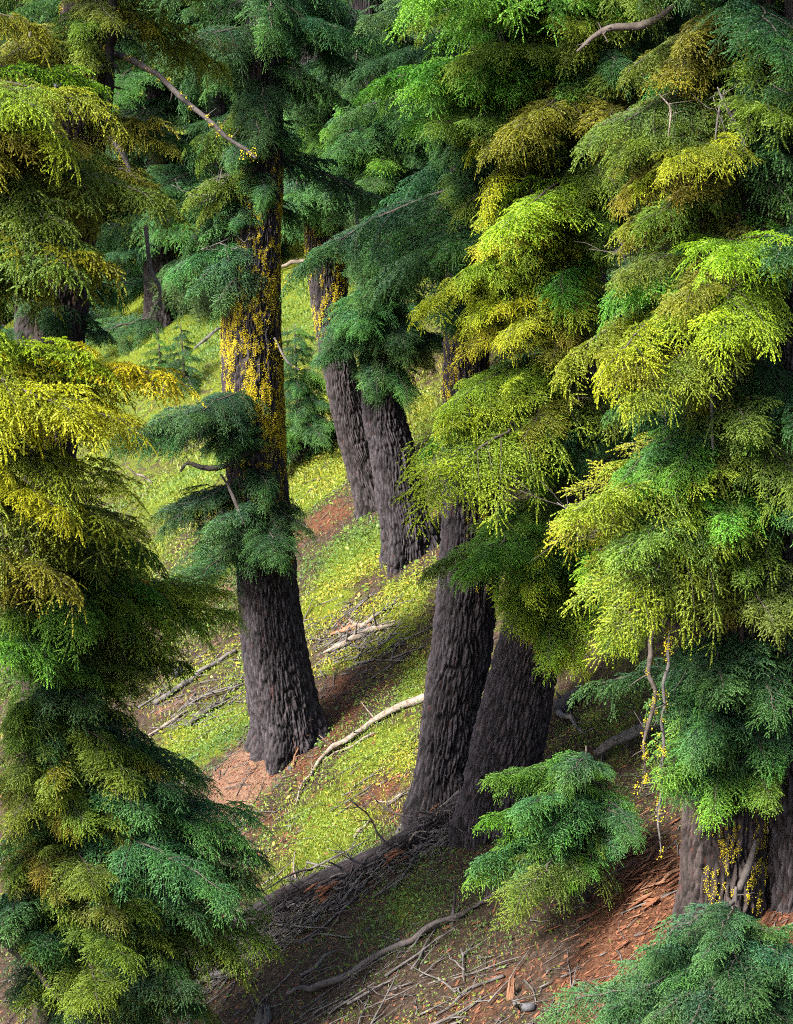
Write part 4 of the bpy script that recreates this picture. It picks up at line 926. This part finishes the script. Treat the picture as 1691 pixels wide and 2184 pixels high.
# small stump, splinter, stones
def lump_obj(name, label, cat, px, py, size, mat, seed, group=None, sq=(1, 1, 1), lift=.3):
    g = hit(px, py); rg = np.random.default_rng(seed)
    nu, nv = 12, 8; V = [[0, 0, 1.0]]
    for a in range(1, nv):
        for b in range(nu):
            p, t = math.pi * a / nv, 2 * math.pi * b / nu; V.append([math.sin(p) * math.cos(t), math.sin(p) * math.sin(t), math.cos(p)])
    V.append([0, 0, -1.0]); V = np.array(V)
    Vq = np.sign(V) * np.abs(V) ** .75
    V = Vq * (1 + .55 * (fbm(V[:, 0] * 1.7 + seed, V[:, 1] * 1.7, V[:, 2] * 1.7, seed=seed) - .5))[:, None] * np.array(sq) * size
    T = [[0, 1 + b, 1 + (b + 1) % nu] for b in range(nu)]; e = len(V) - 1
    T += [[e, 1 + (nv - 2) * nu + (b + 1) % nu, 1 + (nv - 2) * nu + b] for b in range(nu)]
    Q = [[1 + a * nu + b, 1 + (a + 1) * nu + b, 1 + (a + 1) * nu + (b + 1) % nu, 1 + a * nu + (b + 1) % nu] for a in range(nv - 2) for b in range(nu)]
    o = link(name, mesh_of(name, V, [np.array(Q), np.array(T)], M[mat], False)); o.location = (g[0], g[1], g[2] + size * sq[2] * lift)
    o.rotation_euler = (rg.normal(0, .2), rg.normal(-.3, .2), rg.random() * 6)
    return tag(o, label, cat, group)
lump_obj('stone', 'bluish grey stone below the blue green young hemlock', 'stone', 1205, 1872, .10, 'stone', 1, sq=(1, .8, .9))
lump_obj('stone', 'flat grey stone at the lower right among rust brown litter', 'stone', 1125, 2150, .10, 'stone', 2, sq=(1.3, .8, .5))
lump_obj('stone', 'pale stone showing beside the left golden sapling boughs', 'stone', 380, 1440, .13, 'stone', 3, sq=(1.2, .8, .8))
for k in range(26):
    px, py = [(600, 1650), (500, 1640), (700, 1590), (640, 1640), (880, 1760), (960, 1850), (1100, 1830), (820, 2010)][k % 8]
    lump_obj('pebble', 'small grey pebble on the soil ' + ['at the foot of the lichen trunk', 'on the bare pinkish patch by the left boughs', 'beside the bleached branch', 'below the lichen trunk', 'left of the leaning trunk foot', 'below the dark fallen log', 'below the blue green sapling', 'above the weathered pole'][k % 8], 'pebble', px + rng.normal(0, 32), py + rng.normal(0, 14), .014 + .018 * rng.random(), 'stone', 500 + k, 'pebbles ' + ['under the lichen trunk', 'on the pinkish patch', 'by the bleached branch', 'on the moss', 'by the leaning trunk', 'below the log', 'below the sapling', 'above the pole'][k % 8], sq=(1.2, 1, .7))
def stump(label, px, py, h, r, seed, mat):
    g = hit(px, py); mb = MB(); n = 16
    for k in range(n):                     # ragged splinters in a ring, different heights
        a = 2 * math.pi * k / n; rg = np.random.default_rng(seed * 40 + k); hh = h * rg.uniform(.45, 1.05)
        b = np.array([math.cos(a) * r, math.sin(a) * r, -.15]); t = np.array([math.cos(a) * r * .55, math.sin(a) * r * .55, hh])
        mb.tube(np.array([b, b * .45 + t * .5 + np.array([0, 0, .05]), t]), [r * .32, r * .27, r * .06], 5, .3, seed + k)
    o = link('stump', mb.mesh('stump', M[mat], True)); o.location = tuple(g); return tag(o, label, 'stump')
stump('small grey weathered stump at the bottom edge left of the pole', 562, 2178, .22, .10, 3, 'dead')
stump('upright splintered brown wood shard in the lower right', 1090, 2125, .26, .05, 4, 'chip_pale')
# wood chips beside the reddish trunk
CH = []
for k in range(5):
    rg = np.random.default_rng(600 + k); n = 5
    V = []
    for s in np.linspace(-1, 1, n):
        w = (1 - .75 * abs(s) ** 2) * .16; wig = rg.normal(0, .03)
        V += [[s, -w + wig, -.03 + rg.normal(0, .012)], [s, w + wig, -.03 + rg.normal(0, .012)], [s, w * .8 + wig, .04 + rg.normal(0, .012)], [s, -w * .8 + wig, .04 + rg.normal(0, .012)]]
    Q = [[a * 4 + b, a * 4 + (b + 1) % 4, (a + 1) * 4 + (b + 1) % 4, (a + 1) * 4 + b] for a in range(n - 1) for b in range(4)] + [[3, 2, 1, 0], [16, 17, 18, 19]]
    CH.append([mesh_of('wood_chip', np.array(V), np.array(Q), M['chip' if q else 'chip_pale']) for q in (0, 1)])
for k in range(210):
    u = rng.random()
    zone = 0 if u < .5 else 1 if u < .85 else 2
    if u < .5: px, py = 1385 + rng.normal(0, 40), 1850 + rng.normal(0, 45)
    elif u < .85: px, py = 1330 + rng.normal(0, 55), 1905 + rng.normal(0, 45)
    else: px, py = 1260 + rng.normal(0, 90), 2010 + rng.normal(0, 55)
    if px > 1440: px = 2880 - px
    g = hit(px, py)
    pale = int(rng.random() < .55); o = link('wood_chip', CH[k % 5][pale])
    s = .035 + .13 * rng.random() ** 2
    o.location = (g[0], g[1], g[2] + .02 + .05 * rng.random())
    o.scale = (s, s * rng.uniform(.5, 1.3), s)
    d = Vector((1, rng.normal(0, .5), GA + rng.normal(.05, .18)))
    o.rotation_euler = d.to_track_quat('X', 'Z').to_euler(); o.rotation_euler.rotate_axis('X', rng.normal(0, .6))
    tag(o, ('pale tan', 'dark rust brown')[pale] + (' wood splinter heaped against the foot of the reddish trunk', ' wood splinter on the slope just left of the reddish trunk heap', ' wood splinter scattered low on bare soil above the corner sapling')[zone], 'wood chip', ('pale', 'rust')[pale] + ' wood chips ' + ('heaped at the trunk', 'left of the heap', 'scattered lower down')[zone])

# dead hanging branch with lichen at the right, dead limb in the upper left, other stuck sticks: parts of their trees
def hang(key, label, pts, r, mat, seed, stubs, lich=0, stub_l=.2, name='dead_branch'):
    t = TREES[key]; loc = np.array(t['o'].location)
    P = np.array([at(x, y, t['Y'] - f) for x, y, f in pts])
    mb, S, rad = stick_mesh(P, r, mat, seed, stubs, 7, .3, n=30, stub_l=stub_l)
    mb.V = [v - loc for v in mb.V]
    o = link(name, mb.mesh(name, M[mat], True), t['o']); o['label'] = label
    if lich:
        rg = np.random.default_rng(seed); ii = rg.integers(1, len(S) - 1, lich)
        c = S[ii] + rg.normal(0, .02, (lich, 3)); nn = np.tile(np.array([0, -1.0, 0]), (lich, 1))
        V, F = lichen_tufts(c, nn, rg, .035, 26, 1.2)
        q = link('lichen', mesh_of('lichen', V - loc, F, M['lichen']), o); q['kind'] = 'stuff'
for a in [('T6', 'dark hanging dead branch with yellow lichen tufts', [(1405, 1290, .6), (1385, 1400, .8), (1395, 1480, .9), (1378, 1560, .9), (1372, 1640, .9), (1365, 1690, .9)], [.015, .028, .026, .022, .016, .008], 'limb', 701, 24, 40),
          ('T6', 'pale hanging dead branch with yellow lichen tufts', [(1435, 1310, .7), (1418, 1470, .9), (1410, 1600, .9), (1408, 1700, .9), (1404, 1760, .9), (1410, 1820, .9)], [.008, .018, .018, .016, .014, .008], 'dead', 702, 16, 34),
          ('T6', 'crooked dark limb reaching left below the crown', [(1545, 1290, .3), (1470, 1335, .7), (1410, 1325, .8), (1370, 1300, .8), (1320, 1290, .8), (1250, 1255, .8)], [.03, .045, .04, .032, .024, .01], 'limb', 703, 14, 0),
          ('T6', 'grey gnarled dead branch leaning across the trunk foot', [(1612, 1790, .45), (1590, 1870, .62), (1545, 1930, .95), (1490, 1962, 1.0), (1470, 1975, 1.0)], [.02, .045, .035, .022, .010], 'dead_dark', 704, 9, 0),
          ('T6', 'grey gnarled side root', [(1570, 1890, .85), (1560, 1950, .9), (1540, 1990, .9)], [.02, .026, .010], 'dead_dark', 705, 3, 0),
          ('L1', 'dead limb crossing the upper left with yellow lichen', [(165, 75, .3), (235, 112, .5), (300, 140, .6), (370, 190, .7), (420, 240, .8), (480, 290, .9), (546, 338, 1.)], [.03, .035, .034, .032, .028, .024, .016], 'dead_dark', 707, 8, 40),
          ('L1', 'dark upright dead stem across the trunk', [(238, -20, .7), (240, 100, .7), (238, 180, .7), (232, 260, .7)], [.05, .05, .045, .03], 'bark_dark', 708, 5, 8),
          ('L1', 'pale dead stick hanging among dark boughs', [(310, 480, .2), (320, 540, .2), (330, 600, .2), (342, 655, .2)], [.028, .025, .022, .014], 'dead', 709, 2, 6),
          ('L1', 'dead stick with lichen among the olive boughs', [(230, 290, .3), (265, 330, .4), (285, 380, .4)], [.025, .03, .02], 'dead', 710, 4, 12),
          ('L1', 'grey broken branch end', [(190, 205, .7), (215, 148, .7), (250, 140, .6)], [.022, .025, .018], 'dead', 711, 1, 0),
          ('L1', 'dark bare limb arching near the lower left corner', [(-80, 1970, .5), (60, 2050, .8), (110, 2110, .9), (160, 2160, .9)], [.04, .040, .035, .012], 'limb', 712, 4, 0),
          ('T1', 'dark twisted limb in front of the lichen trunk', [(540, 960, .4), (460, 1000, .9), (400, 990, .9), (385, 1005, .9)], [.05, .045, .04, .02], 'dead_dark', 713, 10, 0),
          ('T1', 'thin dark branch slanting across the trunk', [(470, 1010, .8), (495, 1060, .8), (520, 1120, .8)], [.012, .03, .02], 'dead_dark', 714, 2, 0),
          ('T1', 'curved pale dead twig with lichen', [(585, 720, .4), (610, 765, .5), (640, 790, .5)], [.018, .018, .010], 'dead', 715, 2, 8),
          ('T1', 'pale stick behind dark boughs', [(270, 995, .9), (300, 1015, .9), (325, 1030, .9)], [.012, .018, .012], 'bleached', 716, 1, 0),
          ('T6', 'pale bare branch hanging in the upper right crown', [(1530, 185, .9), (1545, 230, .9), (1580, 280, .9), (1595, 330, .9)], [.005, .020, .016, .006], 'dead', 717, 9, 0),
          ('T6', 'pale bare branch hanging beside another in the upper right crown', [(1545, 190, .9), (1530, 250, .9), (1525, 300, .9)], [.004, .014, .006], 'dead', 718, 6, 0),
          ('T6', 'small white forked dead branch', [(1405, 200, 1.1), (1425, 235, 1.1), (1425, 290, 1.1)], [.004, .012, .004], 'bleached', 719, 7, 0),
          ('T6', 'dark limb in the upper right', [(1440, 10, .5), (1370, 45, .5), (1300, 60, .5), (1230, 110, .5)], [.02, .045, .035, .012], 'limb', 721, 12, 0),
          ('T6', 'long bare hanging branch in the right crown', [(1500, 780, 1.0), (1515, 860, 1.0), (1520, 930, 1.0), (1515, 1010, 1.0)], [.006, .016, .014, .005], 'dead', 722, 8, 0)]:
    hang(*a)
t = TREES['T6']
